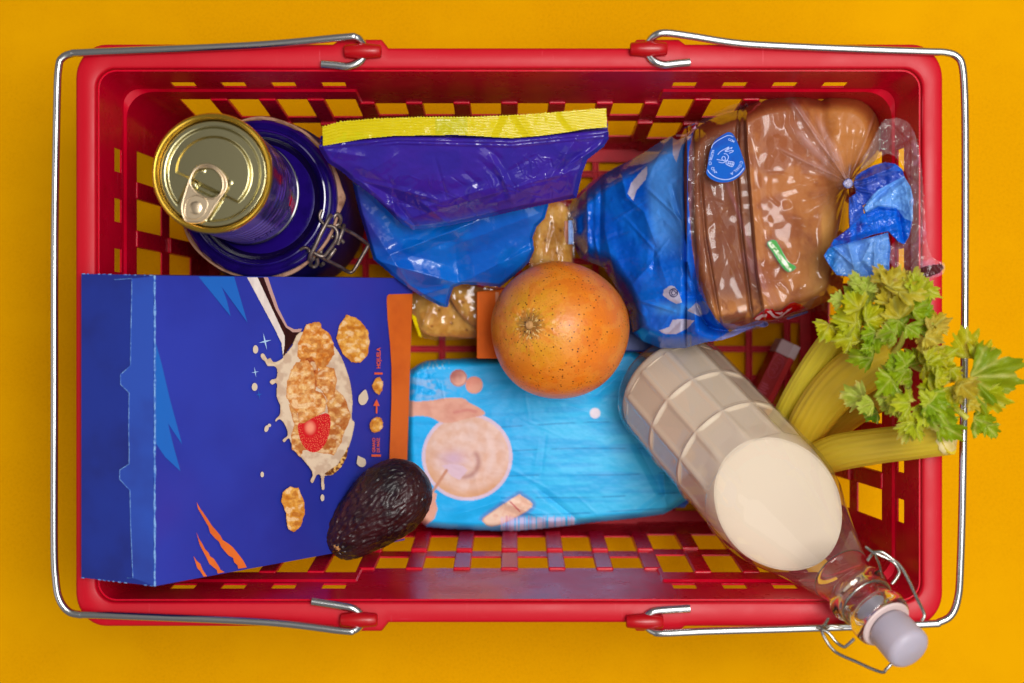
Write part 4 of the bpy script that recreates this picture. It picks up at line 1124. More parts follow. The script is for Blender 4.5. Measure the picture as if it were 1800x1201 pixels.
field("wrapper", (708, 1214, 606, 938), 1.1, lambda X, Y: inpoly(X, Y, PK), z_pk, c_pk, packm, pack, zbot=lambda X, Y, Z: 1.5+0*Z+.8*(1-np.clip(polydist(X, Y, PK)/10, 0, 1)))
tl = [(1170, 898), (1185, 885), (1208, 868), (1214, 880), (1204, 892), (1188, 893)]
field("end_fold", (1165, 1218, 862, 900), 1.2, lambda X, Y: inpoly(X, Y, tl), lambda X, Y: 4.2+.3*fbm(X/8, Y/8, 3), lambda X, Y: np.broadcast_to(L3((54, 100, 190)), X.shape+(3,)), packm, pack, zbot=lambda X, Y, Z: Z-.2)

# ---------------------------------------------------------------- red and white packet on the basket floor
rp = pm("red_packet_card", (186, 10, 26), .4, spec=.4); rp2 = pm("bright_red_card", (224, 6, 20), .35, spec=.5)
wp = pm("white_packet_card", (226, 206, 214), .5); pinkp = pm("pink_line_print", (214, 90, 120), .5)
zt = 3.6
A_, B_ = P(1374, 594, zt), P(1326, 690, zt); C_ = P(1412, 603, zt)
ex = (B_-A_).normalized(); ey = (C_-A_); ey = (ey-ex*ey.dot(ex)); wid = ey.length; ey.normalize(); ez = Vector((0, 0, 1))
Lp = (B_-A_).length+1.6
Mp = Matrix(((ex.x, ey.x, 0, A_.x), (ex.y, ey.y, 0, A_.y), (0, 0, 1, 0), (0, 0, 0, 1)))
redp = thing("red_packet", "small red packet with a white end lying between the bottle and the celery", "packet", A_+ex*2-Vector((0, 0, 2.6)))
mods(mk("packet_body", *box_data(((.95, Lp), (0, wid), (1.0, zt)), Mp), rp, redp), bevel=.08)
mods(mk("white_end", *box_data(((0, .95), (.02, wid-.02), (1.02, zt-.02)), Mp), wp, redp), bevel=.07)
mk("side_stripe", *box_data(((.9, Lp-.1), (wid-.42, wid-.1), (zt-.02, zt+.015)), Mp), rp2, redp, smooth=False)
mk("white_flap", *box_data(((.0, .9), (wid-.5, wid-.03), (zt-.03, zt+.02)), Mp), pm("white_card", (238, 232, 240), .45), redp, smooth=False)
def lg(pts, n=6): return [Mp @ Vector((a, b, zt+.02)) for a, b in [(p.x, p.y) for p in spline([(x, y, 0) for x, y in pts], n)]]
w_ = wid
for l in ([(1.0, .2*w_), (1.15, .5*w_), (1.6, .6*w_), (2.4, .55*w_), (2.6, .3*w_), (2.3, .12*w_), (1.5, .08*w_), (1.0, .2*w_)], [(1.3, .25*w_), (1.3, .45*w_), (1.5, .5*w_), (1.55, .3*w_)], [(1.7, .2*w_), (1.75, .4*w_), (1.95, .45*w_), (2.0, .25*w_)], [(2.1, .2*w_), (2.15, .42*w_), (2.35, .4*w_)]):
    tube("printed_outline", lg(l), .028, pinkp, redp, 6)
for k in range(5):
    mk("small_print", *box_data(((3.1+k*.18, 3.19+k*.18), (.12*w_, (.42+.1*(k % 2))*w_), (zt-.02, zt+.012)), Mp), pinkp, redp, smooth=False)
# ---------------------------------------------------------------- sliced loaf in its bag
BR = [(1200, 262), (1216, 230), (1262, 203), (1300, 192), (1340, 174), (1400, 165), (1432, 170), (1446, 172), (1462, 168), (1505, 172), (1533, 190), (1548, 222), (1548, 262), (1532, 292), (1505, 318), (1494, 350), (1492, 400), (1488, 455), (1476, 512), (1430, 542), (1370, 560), (1320, 574), (1270, 580), (1236, 562), (1212, 480), (1201, 400), (1197, 320)]
BRs = smoothpoly(BR, 3)
loafm = pm("bread_crust", (180, 110, 50), .62, spec=.3, attr=True, bump=[(90, .35, .06, 4), (900, .35, .015, 3)])
bag = thing("bread_bag", "clear and blue printed plastic bag knotted round a loaf of bread", "bread bag", P(1330, 390, 9))
loaf = thing("bread_loaf", "golden brown sliced loaf inside the clear and blue knotted bag", "loaf", P(1370, 370, 8))
L1x = lambda Y: np.interp(Y, [160, 260, 380, 480, 590], [1308, 1312, 1322, 1330, 1350])
L2x = lambda Y: np.interp(Y, [160, 300, 420, 590], [1300, 1294, 1304, 1326])
L3x = lambda Y: np.interp(Y, [160, 300, 420, 590], [1226, 1230, 1240, 1270])
def z_br(X, Y, fine=1.0):
    d = polydist(X, Y, BRs)
    z = 19.0-3.0*(1-np.clip(d/30, 0, 1))**2.4
    z = z-.7*sstep(3, -3, X-L1x(Y))-.3*np.exp(-((X-L2x(Y))/3)**2)-.22*np.exp(-((X-L3x(Y))/3)**2)*sstep(300, 330, Y)
    z = z-.35*np.exp(-((X-(1438+(Y-165)*.12))/12)**2)*sstep(330, 280, Y)
    z = z+.5*np.exp(-((X-1440)/30)**2)*sstep(300, 360, Y)
    return z+.35*(fbm(X/45, Y/45, 14, 2)-.5)+.05*fine*fbm(X/7, Y/7, 15)
def c_br(X, Y):
    d = polydist(X, Y, BRs)
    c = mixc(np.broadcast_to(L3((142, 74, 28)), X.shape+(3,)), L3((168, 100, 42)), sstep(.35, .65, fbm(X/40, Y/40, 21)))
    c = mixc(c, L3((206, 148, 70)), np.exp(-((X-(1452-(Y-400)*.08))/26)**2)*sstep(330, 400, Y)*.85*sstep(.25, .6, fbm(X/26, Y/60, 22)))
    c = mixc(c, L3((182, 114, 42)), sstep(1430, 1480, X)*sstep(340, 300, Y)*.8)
    c = mixc(c, L3((100, 44, 18)), sstep(4, -3, X-L1x(Y))*.75)  # left slices darkened, their shade painted into the crust colour
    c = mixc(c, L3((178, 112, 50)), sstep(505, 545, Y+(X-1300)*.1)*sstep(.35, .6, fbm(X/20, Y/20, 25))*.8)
    c = mixc(c, L3((90, 42, 20)), np.exp(-((X-L2x(Y))/3)**2)*.7+np.exp(-((X-L3x(Y))/3)**2)*.5*(fbm(X/4, Y/9, 3) > .45))
    c = mixc(c, L3((206, 150, 84)), sstep(.72, .85, fbm(X/3, Y/3, 28))*.3)
    return c
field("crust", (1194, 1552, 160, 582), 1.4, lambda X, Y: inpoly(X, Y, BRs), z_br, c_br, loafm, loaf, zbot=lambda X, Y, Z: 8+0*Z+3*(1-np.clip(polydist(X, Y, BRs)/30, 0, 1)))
BG = [(985, 374), (1000, 362), (1010, 345), (1035, 322), (1060, 305), (1085, 292), (1108, 280), (1130, 268), (1160, 248), (1185, 236), (1205, 222), (1228, 212), (1250, 200), (1280, 186), (1320, 172), (1345, 163), (1400, 158), (1440, 162), (1470, 156), (1515, 164), (1542, 178), (1553, 205), (1556, 245), (1545, 285), (1528, 306), (1506, 322), (1496, 345), (1492, 400), (1486, 460), (1482, 500), (1488, 520), (1462, 543), (1420, 551), (1385, 562), (1330, 580), (1300, 588), (1270, 598), (1240, 602), (1205, 612), (1160, 612), (1130, 600), (1112, 585), (1104, 545), (1085, 510), (1060, 470), (1020, 455), (1008, 432), (998, 438), (990, 425)]
def inkedge(X, Y):
    "positive where the film is printed blue"
    bx = np.interp(Y, [200, 222, 260, 330, 430, 510, 560, 590, 615], [1222, 1222, 1212, 1209, 1216, 1228, 1258, 1290, 1300])
    return bx-X
q5b = lambda a, b: (a/3.161+980, b/3.161+220)
CRB = [((240, 330), (235, 640), 9, -.35), ((165, 370), (170, 730), 10, .5), ((255, 540), (325, 870), 22, .4), ((345, 235), (385, 400), 16, .35), ((385, 400), (480, 480), 9, .3), ((480, 480), (545, 660), 26, .55),
       ((600, 90), (500, 300), 34, .45), ((640, 350), (695, 545), 8, -.35), ((620, 420), (680, 540), 7, .2), ((730, 130), (700, 420), 16, .4), ((700, 420), (770, 840), 20, .35), ((770, 840), (870, 1060), 14, .35),
       ((420, 880), (530, 760), 16, .35), ((540, 660), (530, 800), 12, -.3), ((400, 980), (640, 960), 24, .4), ((640, 960), (860, 1100), 16, .35), ((430, 1000), (480, 1060), 12, .35), ((340, 850), (400, 970), 16, -.3), ((120, 400), (300, 240), 12, .3), ((700, 820), (790, 1020), 6, .2), ((720, 800), (830, 1040), 5, -.2)]
q6b = lambda a, b: (a/4.447+1180, b/4.447+150)
KN = (1491, 322)
CRC = [((820, 165), (850, 310), 6, .30), ((930, 160), (925, 300), 5, .35), ((925, 300), (1000, 440), 7, .35), ((1000, 440), (1160, 600), 10, .35), ((1050, 210), (1110, 400), 8, .3), ((1110, 400), (1180, 500), 8, .25), ((1220, 330), (1330, 480), 8, .28), ((1130, 170), (1140, 320), 10, .15),
       ((770, 690), (900, 700), 4, .22), ((775, 700), (765, 870), 3, .22), ((765, 870), (835, 930), 3, .2), ((905, 805), (1105, 740), 3, .25), ((1040, 930), (1210, 905), 3, .2), ((880, 940), (930, 930), 5, .3), ((900, 1010), (1030, 1100), 6, .35), ((960, 1020), (1120, 1018), 3, .2), ((640, 640), (700, 1180), 5, -.2), ((560, 400), (640, 660), 8, .25), ((260, 740), (420, 1200), 4, .25), ((270, 870), (215, 1050), 6, .2), ((810, 480), (750, 640), 5, .18), ((1230, 240), (1300, 200), 7, .3)]
q7b = lambda a, b: (a/5.22+1180, b/5.22+380)
CRD = [((420, 10), (560, 360), 5, .3), ((560, 360), (700, 720), 7, .3), ((650, 330), (860, 480), 14, .25), ((560, 330), (860, 640), 24, .25), ((860, 480), (980, 820), 5, .3), ((1040, 310), (1120, 410), 4, .28), ((1160, 320), (1120, 410), 4, .25), ((340, 540), (300, 665), 5, .35), ((420, 760), (600, 900), 3, .22), ((1200, 640), (1060, 820), 6, .25), ((790, 10), (860, 430), 5, .25), ((1180, 500), (930, 600), 4, .14), ((700, 620), (900, 800), 4, .2), ((1450, 600), (1300, 720), 10, .2)]
def z_bg(X, Y):
    d = polydist(X, Y, BG)
    zb = np.where(X > 1208, z_br(np.maximum(X, 1222), Y, 0)+.40, 0)
    t = np.clip((X-990)/(1215-990), 0, 1)
    zl = 8.6+8.0*t**.75
    k = sstep(1195, 1240, X)
    z = zl*(1-k)+np.maximum(zb, 12.5)*k
    z = z-np.where(X < 1215, 3.2, 2.0)*(1-np.clip(d/30, 0, 1))**2
    for L_, q in ((CRB, q5b), (CRC, q6b), (CRD, q7b)):
        for a, b, w, h in L_: z = z+crease(X, Y, q(*a), q(*b), w*(1.0 if L_ is CRB else 1.5), h*(.75 if L_ is CRB else .55))
    for p_, w_, h_ in (((1388, 172), 6, .4), ((1412, 186), 5, .35), ((1446, 232), 6, .4), ((1372, 262), 5, .3), ((1540, 200), 5, .4), ((1546, 236), 4, .35), ((1470, 420), 5, .35), ((1440, 372), 4, .25), ((1484, 410), 4, .35)): z = z+crease(X, Y, p_, KN, w_, h_, .1)
    # gathers that run into the knot
    an = np.arctan2(Y-KN[1], X-KN[0]); r = np.hypot(X-KN[0], Y-KN[1])
    z = z+(.22*np.sin(an*17+3*vnoise(an*4, r*0, 3))+.16*np.sin(an*29+1))*np.exp(-r/36)*sstep(0, 10, r)*1.3+1.6*np.exp(-(r/26)**2)
    z = z+rcre(X, Y, 26, 77, (1010, 1210, 250, 590), 90, 9, .14)+rcre(X, Y, 6, 78, (1230, 1480, 190, 560), 90, 6, .07)
    z = np.where(inpoly(X, Y, BRs), np.maximum(z, zb-.25), z)
    return z+.25*fbm(X/30, Y/30, 44)*(X < 1230)
GREEN = smoothpoly([(1351, 424), (1362, 421), (1370, 432), (1378, 446), (1386, 460), (1399, 468), (1396, 474), (1386, 478), (1376, 470), (1366, 456), (1356, 440), (1349, 430)], 3)
q1b = lambda a, b: (a/15+1310, b/15+520)
REDL = [q1b(*p) for p in [(190, 600), (330, 500), (470, 390), (560, 330), (660, 360), (720, 330), (760, 400), (940, 390), (1000, 340), (1080, 280), (1180, 190), (1280, 160), (1450, 210), (1610, 320), (1500, 390), (1300, 420), (1100, 500), (960, 560), (840, 610), (740, 640), (520, 650), (380, 640), (240, 625)]]
SC = [[(245, 610), (330, 540), (430, 490), (575, 475), (555, 550), (440, 560), (360, 640)], [(565, 410), (670, 385), (720, 450), (800, 540), (880, 550), (1000, 470), (1120, 360), (1230, 315), (1180, 370), (1060, 460), (960, 545), (830, 600), (740, 560), (660, 480)], [(780, 445), (900, 430), (990, 425), (960, 480), (880, 480)]]
WH = [[q5b(a, b) for a, b in l] for l in ([(590, 915), (625, 890), (650, 895), (675, 930), (692, 985), (660, 992), (625, 975), (585, 945)], [(722, 1030), (770, 985), (790, 1000), (805, 1050), (790, 1062)], [(565, 1140), (620, 1120), (640, 1080), (700, 1075), (760, 1085), (720, 1130), (660, 1160), (590, 1158)],
                                          [(640, 70), (700, 60), (745, 62), (690, 110), (660, 205), (640, 160)], [(500, 225), (470, 250), (410, 320), (390, 380), (420, 420), (440, 360), (490, 300), (500, 262)])]
def c_bg(X, Y):
    o = np.zeros(X.shape+(4,)); e = inkedge(X, Y)
    c = np.zeros(X.shape+(3,)); c[:] = L3((8, 84, 196))
    c = mixc(c, L3((14, 100, 210)), sstep(.35, .65, fbm(X/30, Y/40, 31)))
    ht = sstep(0, 22, X-(1118+(Y-240)*.10))*sstep(225, 250, Y)*sstep(470, 400, Y)*sstep(4, 14, e)
    dots = .5+.5*np.sin(X*2.1+Y*.6)*np.sin(Y*2.1-X*.6)
    c = mixc(c, L3((86, 156, 226)), ht*(.35+.5*dots))
    ht2 = sstep(560, 545, Y)*sstep(525, 540, Y)*sstep(1140, 1165, X)*sstep(1240, 1215, X); c = mixc(c, L3((70, 150, 226)), ht2*(.4+.4*dots))
    c = mixc(c, L3((26, 50, 130)), sstep(14, 0, e)*.5)
    a = np.where(e > 0, .97, 0.0)*(1-.5*sstep(1010, 985, X)); a = np.where((e > 0)*(X < 1008)*(Y > 385)*(Y < 432), .5, a)
    for w in WH:
        m = inpoly(X, Y, w); c = np.where(m[..., None], L3((176, 172, 196)), c); a = np.where(m, .95, a)
    m = inpoly(X, Y, WH[0]); rr = np.hypot(X-1184, Y-514.5)
    ring = (np.abs(rr-7) < .9)+(np.abs(rr-3.8) < .8)+((rr > 3.8)*(rr < 7)*(np.abs(np.sin(np.arctan2(Y-514.5, X-1184)*1.5)) < .22))
    c = np.where((ring*m > 0)[..., None], L3((50, 50, 90)), c)
    # label at the upper edge
    m = inpoly(X, Y, [(1180, 240), (1195, 228), (1222, 218), (1224, 226), (1210, 238), (1190, 246)]); c = np.where(m[..., None], L3((130, 14, 36)), c); a = np.where(m, .95, a)
    m = polydist(X, Y, [(1190, 238), (1205, 238), (1216, 231), (1222, 224)], False) < 2.2; c = np.where(m[..., None], L3((206, 160, 196)), c)
    m = inpoly(X, Y, GREEN); c = np.where(m[..., None], L3((70, 156, 70)), c); a = np.where(m, .97, a)
    m2 = m & (polydist(X, Y, [(1354, 428), (1364, 440), (1376, 458), (1388, 473)], False) < 3.4) & (vnoise(X/1.8, Y/1.8, 4) > .42); c = np.where(m2[..., None], L3((226, 230, 210)), c)
    m = inpoly(X, Y, REDL); c = np.where(m[..., None], L3((190, 4, 14)), c); a = np.where(m, .97, a)
    for s in SC:
        m = inpoly(X, Y, [q1b(*p) for p in s]); c = np.where(m[..., None], L3((238, 210, 222)), c)
    bl = (polydist(X, Y, [(1262, 600), (1300, 580), (1330, 568), (1345, 570)], False) < 5)|(polydist(X, Y, [(1385, 560), (1418, 548)], False) < 2.5); c = np.where(bl[..., None], L3((120, 130, 196)), c); a = np.where(bl, .8, a)
    # bunched film runs whiter towards the knot
    for p_, w_, s_ in (((1388, 172), 7, .6), ((1402, 230), 9, .5), ((1440, 215), 7, .55), ((1372, 262), 4, .4), ((1425, 285), 8, .5), ((1462, 250), 6, .5), ((1536, 205), 2.2, .4), ((1545, 236), 2, .35), ((1468, 420), 2.5, .35), ((1482, 408), 2, .45), ((1445, 300), 2.5, .3)):
        k_ = crease(X, Y, p_, KN, w_*1.6, 1, .22)*(.55+.45*vnoise(X/5, Y/9, 17)); m_ = (a < .5)
        c = np.where((m_ & (k_ > 0))[..., None], L3((214, 176, 172)), c); a = np.where(m_, np.maximum(a, k_*s_), a)
    for ln_, w_, s_ in (([(1268, 296), (1300, 380), (1322, 440), (1340, 500), (1362, 548)], 5, .34), ([(1310, 450), (1345, 505), (1372, 540)], 15, .22), ([(1215, 240), (1213, 400), (1226, 500), (1262, 575)], 5, .4), ([(1262, 575), (1330, 560), (1420, 530), (1475, 500)], 6, .22), ([(1226, 222), (1300, 186), (1380, 166)], 6, .25)):
        k_ = np.clip(1-polydist(X, Y, ln_, False)/w_, 0, 1)*(.6+.4*vnoise(X/7, Y/14, 23)); m_ = (a < .5)
        c = np.where((m_ & (k_ > 0) & (a < .05))[..., None], L3((176, 110, 130)), c); a = np.where(m_, np.maximum(a, k_*s_), a)
    cl = sstep(28, 0, np.hypot(X-1487, Y-310))*sstep(.4, .6, vnoise(np.arctan2(Y-322, X-1491)*6, X*0, 8)); c = np.where((a == 0)[..., None], L3((150, 180, 230)), c); a = np.maximum(a, cl*.7)
    o[..., :3] = c; o[..., 3] = a
    return o
bagfilm = clearfilm("bag_film", haze=.015, gloss=.0, rough=.09, fres=1.23, bump=[(30, .08, .05)])
field("film", (983, 1560, 154, 616), 1.15, lambda X, Y: inpoly(X, Y, BG), z_bg, c_bg, bagfilm, bag)
ub = pm("bag_underside", (8, 60, 170), .4)
field("underside", (983, 1310, 200, 616), 3, lambda X, Y: inpoly(X, Y, BG) & (inkedge(X, Y) > 22), lambda X, Y: z_bg(X, Y)-.35-5.0*np.clip(polydist(X, Y, BG)/40, 0, 1), None, ub, bag)
# knot and tail
q2b = lambda a, b: (a/3.533+1420, b/3.533+180)
T1 = [(285, 500), (300, 450), (340, 425), (400, 392), (480, 368), (545, 378), (590, 415), (602, 460), (520, 512), (440, 545), (385, 600), (345, 645), (305, 580)]
T2 = [(440, 540), (600, 455), (640, 520), (657, 600), (652, 745), (600, 725), (550, 665), (440, 645), (360, 685), (345, 650), (390, 590)]
T3 = [(345, 690), (440, 642), (550, 655), (600, 720), (650, 738), (632, 830), (600, 882), (560, 862), (500, 800), (400, 822), (300, 862), (200, 882), (130, 905), (160, 850), (240, 790), (300, 740)]
T4 = [(98, 952), (130, 900), (300, 860), (500, 805), (515, 900), (505, 1060), (420, 1112), (350, 1145), (300, 1090), (180, 1072), (140, 1020)]
T1, T2, T3, T4 = [[q2b(*p) for p in t] for t in (T1, T2, T3, T4)]
alltail = lambda X, Y: inpoly(X, Y, T1) | inpoly(X, Y, T2) | inpoly(X, Y, T3) | inpoly(X, Y, T4) | (np.hypot(X-KN[0], Y-KN[1]) < 9) | inpoly(X, Y, [q2b(*p) for p in [(255, 590), (300, 560), (345, 650), (350, 690), (260, 790)]])
def z_tl(X, Y):
    z = 22.6+.010*(X-1490)+.002*(Y-320)
    q = q2b
    for a, b, w, h in (((290, 500), (560, 390), 14, .7), ((300, 520), (430, 480), 5, .4), ((300, 540), (400, 560), 4, .35), ((345, 645), (600, 460), 8, -.4), ((350, 660), (440, 550), 7, .4), ((370, 690), (440, 650), 5, .35), ((440, 648), (560, 662), 5, .5), ((560, 662), (600, 880), 8, -.5), ((600, 500), (650, 740), 14, .45),
                       ((130, 905), (500, 800), 10, .6), ((250, 880), (290, 1030), 12, .6), ((400, 850), (330, 1000), 14, .5), ((330, 1000), (410, 1100), 12, -.4), ((160, 900), (270, 1000), 5, .45), ((420, 840), (410, 1060), 7, .3), ((500, 850), (480, 1080), 10, -.3), ((200, 950), (150, 1030), 10, .3), ((240, 790), (550, 700), 14, .25)):
        z = z+crease(X, Y, q(*a), q(*b), w, h*.8)
    r = np.hypot(X-KN[0], Y-KN[1]); an = np.arctan2(Y-KN[1], X-KN[0])
    z = z+.16*np.sin(an*16)*np.exp(-r/22)
    return z+.45*(fbm(X/16, Y/16, 5)-.5)
def c_tl(X, Y):
    c = np.zeros(X.shape+(3,)); c[:] = L3((36, 76, 176))
    c = np.where(inpoly(X, Y, T1)[..., None], mixc(np.broadcast_to(L3((24, 60, 160)), X.shape+(3,)), L3((66, 86, 176)), sstep(.4, .65, fbm(X/12, Y/12, 3))), c)
    c = np.where(inpoly(X, Y, T2)[..., None], L3((96, 150, 220)), c)
    c = np.where(inpoly(X, Y, T3)[..., None], mixc(np.broadcast_to(L3((8, 92, 204)), X.shape+(3,)), L3((40, 50, 150)), sstep(.5, .75, fbm(X/18, Y/18, 9))), c)
    c = np.where(inpoly(X, Y, T4)[..., None], L3((98, 146, 214)), c)
    m = inpoly(X, Y, T4); c = mixc(c, L3((20, 110, 190)), m*sstep(1478, 1462, X)*.9); c = mixc(c, L3((30, 100, 200)), m*sstep(5, 0, polydist(X, Y, T4))*.8)
    c = mixc(c, L3((216, 210, 236)), sstep(10, 4, np.hypot(X-KN[0], Y-KN[1])))
    c = mixc(c, L3((16, 96, 205)), inpoly(X, Y, T1)*(Y < 300)*sstep(1560, 1575, X-Y*.0)*.9)
    return c
tailm = film("bag_tail_film", .2, bump=[(120, .4, .1, 3), (500, .2, .02, 3)])
field("knotted_tail", (1440, 1612, 280, 508), .9, alltail, z_tl, c_tl, tailm, bag, zbot=lambda X, Y, Z: Z-.25-.6*np.clip(polydist(X, Y, T3)/20, 0, 1)*0)
FLP = [(1510, 300), (1548, 218), (1565, 208), (1582, 207), (1600, 218), (1612, 245), (1620, 290), (1626, 360), (1630, 420), (1640, 452), (1660, 462), (1658, 482), (1632, 490), (1600, 480), (1570, 470), (1560, 440), (1590, 400), (1600, 350), (1590, 300), (1560, 270)]
FLP = smoothpoly(FLP, 3)
def c_fl(X, Y):
    o = np.zeros(X.shape+(4,)); m = inpoly(X, Y, [(1618, 470), (1632, 466), (1655, 463), (1660, 470), (1652, 480), (1634, 487), (1620, 488), (1616, 480)])
    o[m] = (*L3((60, 20, 26)), .93)
    v = sstep(.5, .8, fbm(X/14, Y/22, 3))*.18; o[..., :3] = np.where(m[..., None], o[..., :3], L3((200, 150, 190))); o[..., 3] = np.where(m, .93, v); return o
field("clear_flap", (1505, 1672, 200, 510), 1.3, lambda X, Y: inpoly(X, Y, FLP), lambda X, Y: np.where(X > 1600, 23.35, 21.8)+0*X+np.clip((X-1560)/60, 0, 1)*.6+rcre(X, Y, 26, 5, (1540, 1660, 210, 500), 60, 7, .22)+.3*fbm(X/12, Y/16, 2)+.5, c_fl, clearfilm("flap_film", haze=.07, gloss=.0, rough=.08, fres=1.25, bump=[(120, .3, .08)]), bag)
# round sticker on the film
qs = lambda a, b: (a/12.01+1235, b/12.01+225)
ST = smoothpoly([qs(*p) for p in [(480, 110), (540, 85), (620, 105), (690, 200), (760, 360), (830, 560), (880, 720), (900, 850), (830, 960), (720, 1060), (600, 1120), (450, 1145), (300, 1130), (160, 1060), (80, 960), (85, 880), (110, 760), (140, 560), (190, 390), (260, 260), (370, 175)]], 3)
zs = lambda x, y: float(19.55+.012*(x-1278)+.0*(y-280))+.35
SP = lambda x, y, l=0: P(x, y, zs(x, y)+l)
stick = mk("printed_roundel", *flat_data(ST, lambda x, y, z: SP(x, y)), pm("roundel_blue", (0, 92, 196), .35, spec=.4, coat=.2, var=[(40, (30, 60, 160), .45, .7)]), bag, smooth=False)
white = pm("roundel_line", (176, 196, 244), .5)
def sline(pts, w=.03, n=5): tube("printed_line", [SP(p.x, p.y, .012) for p in spline([(*qs(*q), 0) for q in pts], n)], w, white, stick, 6)
sline([(185, 425), (215, 350), (280, 290), (380, 225), (480, 175), (530, 155), (600, 160), (650, 185)], .022)
sline([(105, 880), (150, 950), (240, 1020), (340, 1065), (450, 1085), (560, 1078), (660, 1040), (760, 975), (830, 900), (870, 840)], .03)
for l in ([(320, 560), (370, 500), (450, 450), (550, 395)], [(470, 480), (560, 395), (520, 460)], [(475, 490), (620, 405), (600, 440)], [(480, 500), (640, 470), (630, 500), (560, 530)], [(450, 540), (500, 545), (545, 600), (530, 660), (500, 700)],
          [(300, 660), (360, 672), (420, 680), (470, 670)], [(340, 715), (400, 730), (450, 725), (490, 690)], [(490, 690), (470, 610), (430, 600), (405, 640), (430, 680), (490, 700)], [(500, 680), (560, 700), (660, 720), (640, 800), (600, 810), (500, 760), (500, 700)], [(560, 700), (530, 780)], [(600, 710), (570, 800)], [(640, 720), (610, 805)], [(520, 735), (650, 765)]):
    sline(l, .022, 4)
LT = [("N", 218, 487, -100), ("U", 208, 538, -100), ("T", 190, 590, -98), ("R", 175, 640, -94), ("I", 166, 685, -90), ("C", 158, 728, -84), ("I", 172, 782, -70), ("Ó", 208, 845, -58), ("N", 250, 905, -48), ("•", 305, 940, -40),
      ("C", 820, 722, -110), ("O", 795, 793, -118), ("N", 742, 858, -128), ("L", 682, 915, -140), ("A", 622, 960, -150), ("C", 562, 240, 0), ("O", 605, 255, -14), ("M", 645, 275, -28)]
def put_letter(ch, x, y, ang, size):
    a = math.radians(ang); dx, dy = math.cos(a), -math.sin(a)      # reading direction in picture axes
    ux, uy = -math.sin(a), -math.cos(a)                            # up of the letter
    px, py = qs(x, y)
    return text_data(ch, size, lambda u, v: SP(px+(u-.32*size)*dx+(v-.35*size)*ux, py+(u-.32*size)*dy+(v-.35*size)*uy, .014), .12)
for ch, x, y, a in LT:
    mk("letter", *put_letter(ch, x, y, a, 7.2 if y > 400 else 5.4), white, stick, smooth=False)
# pale seam at the closed end of the bag
field("end_seam", (986, 1012, 384, 436), 1, lambda X, Y: inpoly(X, Y, [(992, 388), (1006, 386), (1008, 400), (1009, 430), (996, 430), (990, 410)]), lambda X, Y: 11.3+.5*fbm(X/6, Y/9, 2)+.2*np.sin(X*.9), lambda X, Y: np.where((X > 998)[..., None], L3((150, 176, 220)), L3((196, 140, 120)))+0*X[..., None], film("seam_film", .25), bag, zbot=lambda X, Y, Z: Z-.2)
# flat dark blue packet under the end of the bread bag
nav = pm("navy_card", (14, 52, 140), .4, spec=.35, bump=(40, .1, .05, 3))
a0 = P(1106, 556, 7.2); a1 = P(1192, 618, 7.2)
npk = thing("navy_packet", "plain dark blue packet showing between the bread bag, the grapefruit and the milk bottle", "packet", ((a0.x+a1.x)/2, (a0.y+a1.y)/2, 4.5))
mods(mk("packet_body", *box_data(((a0.x-.6, a1.x+.5), (a1.y, a0.y), (6.6, 7.2))), nav, npk), bevel=.12, seg=3)

# ---------------------------------------------------------------- milk bottle
b0, b1 = P(1172, 672, 9.0), P(1592, 1135, 28.0)
ax = (b1-b0).normalized(); BL = (b1-b0).length
uu = (Vector((0, 0, 1))-ax*ax.z).normalized(); ss = ax.cross(uu)
MB = Matrix(((uu.x, ss.x, ax.x, b0.x), (uu.y, ss.y, ax.y, b0.y), (uu.z, ss.z, ax.z, b0.z), (0, 0, 0, 1)))
bottle = thing("milk_bottle", "glass swing-top bottle of milk leaning out over the front right corner of the basket", "bottle", b0)
glass = bpy.data.materials.new("clear_glass"); glass.use_nodes = True
gb = glass.node_tree.nodes["Principled BSDF"].inputs
gb["Base Color"].default_value = (.97, .985, .975, 1); gb["Transmission Weight"].default_value = 1; gb["Roughness"].default_value = 0.015; gb["IOR"].default_value = 1.47
PR = [(0, 0), (2.2, 0), (3.1, .05), (3.5, .25), (3.68, .65), (3.74, 1.2), (3.74, 4.6), (3.74, 8.0), (3.74, 11.4), (3.7, 12.4), (3.58, 13.3), (3.36, 14.2), (3.0, 15.1), (2.66, 16.0), (2.3, 17.0), (1.98, 18.0), (1.66, 19.0), (1.42, 19.9), (1.38, 20.2)]
def outer_r(h, th):
    hs = [p[1] for p in PR]; rs = [p[0] for p in PR]
    r = np.interp(h, hs[4:], rs[4:]) if h > .65 else np.interp(h, hs[1:5], rs[1:5])
    if 1.0 < h < 11.7:
        k = 12; a = ((th+math.pi/k) % (2*math.pi/k))-math.pi/k           # 0 at the panel middle
        hh = ((h-1.25) % 3.38)/3.38; row = 1.25 < h < 11.4
        e1 = min(1, (math.pi/k-abs(a))/.085); e2 = min(1, min(hh, 1-hh)/.075) if row else 0
        pan = max(0, min(e1, e2)); pan = pan*pan*(3-2*pan)
        flat = 3.74*math.cos(math.pi/k)/math.cos(a)
        r = (r+.0)*(1-pan)+(flat-.045)*pan
    return r
hs = sorted(set([0.0, .02, .05, .12, .25, .4, .65, .85, 1.0]+[round(x, 3) for x in np.arange(1.05, 11.7, .075)]+[round(x, 2) for x in np.arange(11.8, 19.25, .2)]))
seg = 300; vs = []; fs = []
for h in hs:
    for k in range(seg):
        th = 2*math.pi*k/seg; r = outer_r(h, th+.0)
        if h < .25: r = {0.0: 2.9, .02: 3.05, .05: 3.15, .12: 3.32}.get(h, 3.5)
        vs.append(MB @ Vector((r*math.cos(th), r*math.sin(th), h)))
n = len(hs); I0 = np.arange(n*seg).reshape(n, seg); J0 = np.roll(I0, -1, 1)
F = np.stack([I0[:-1], J0[:-1], J0[1:], I0[1:]], -1).reshape(-1, 4).tolist()
F.append(list(range(seg))[::-1])
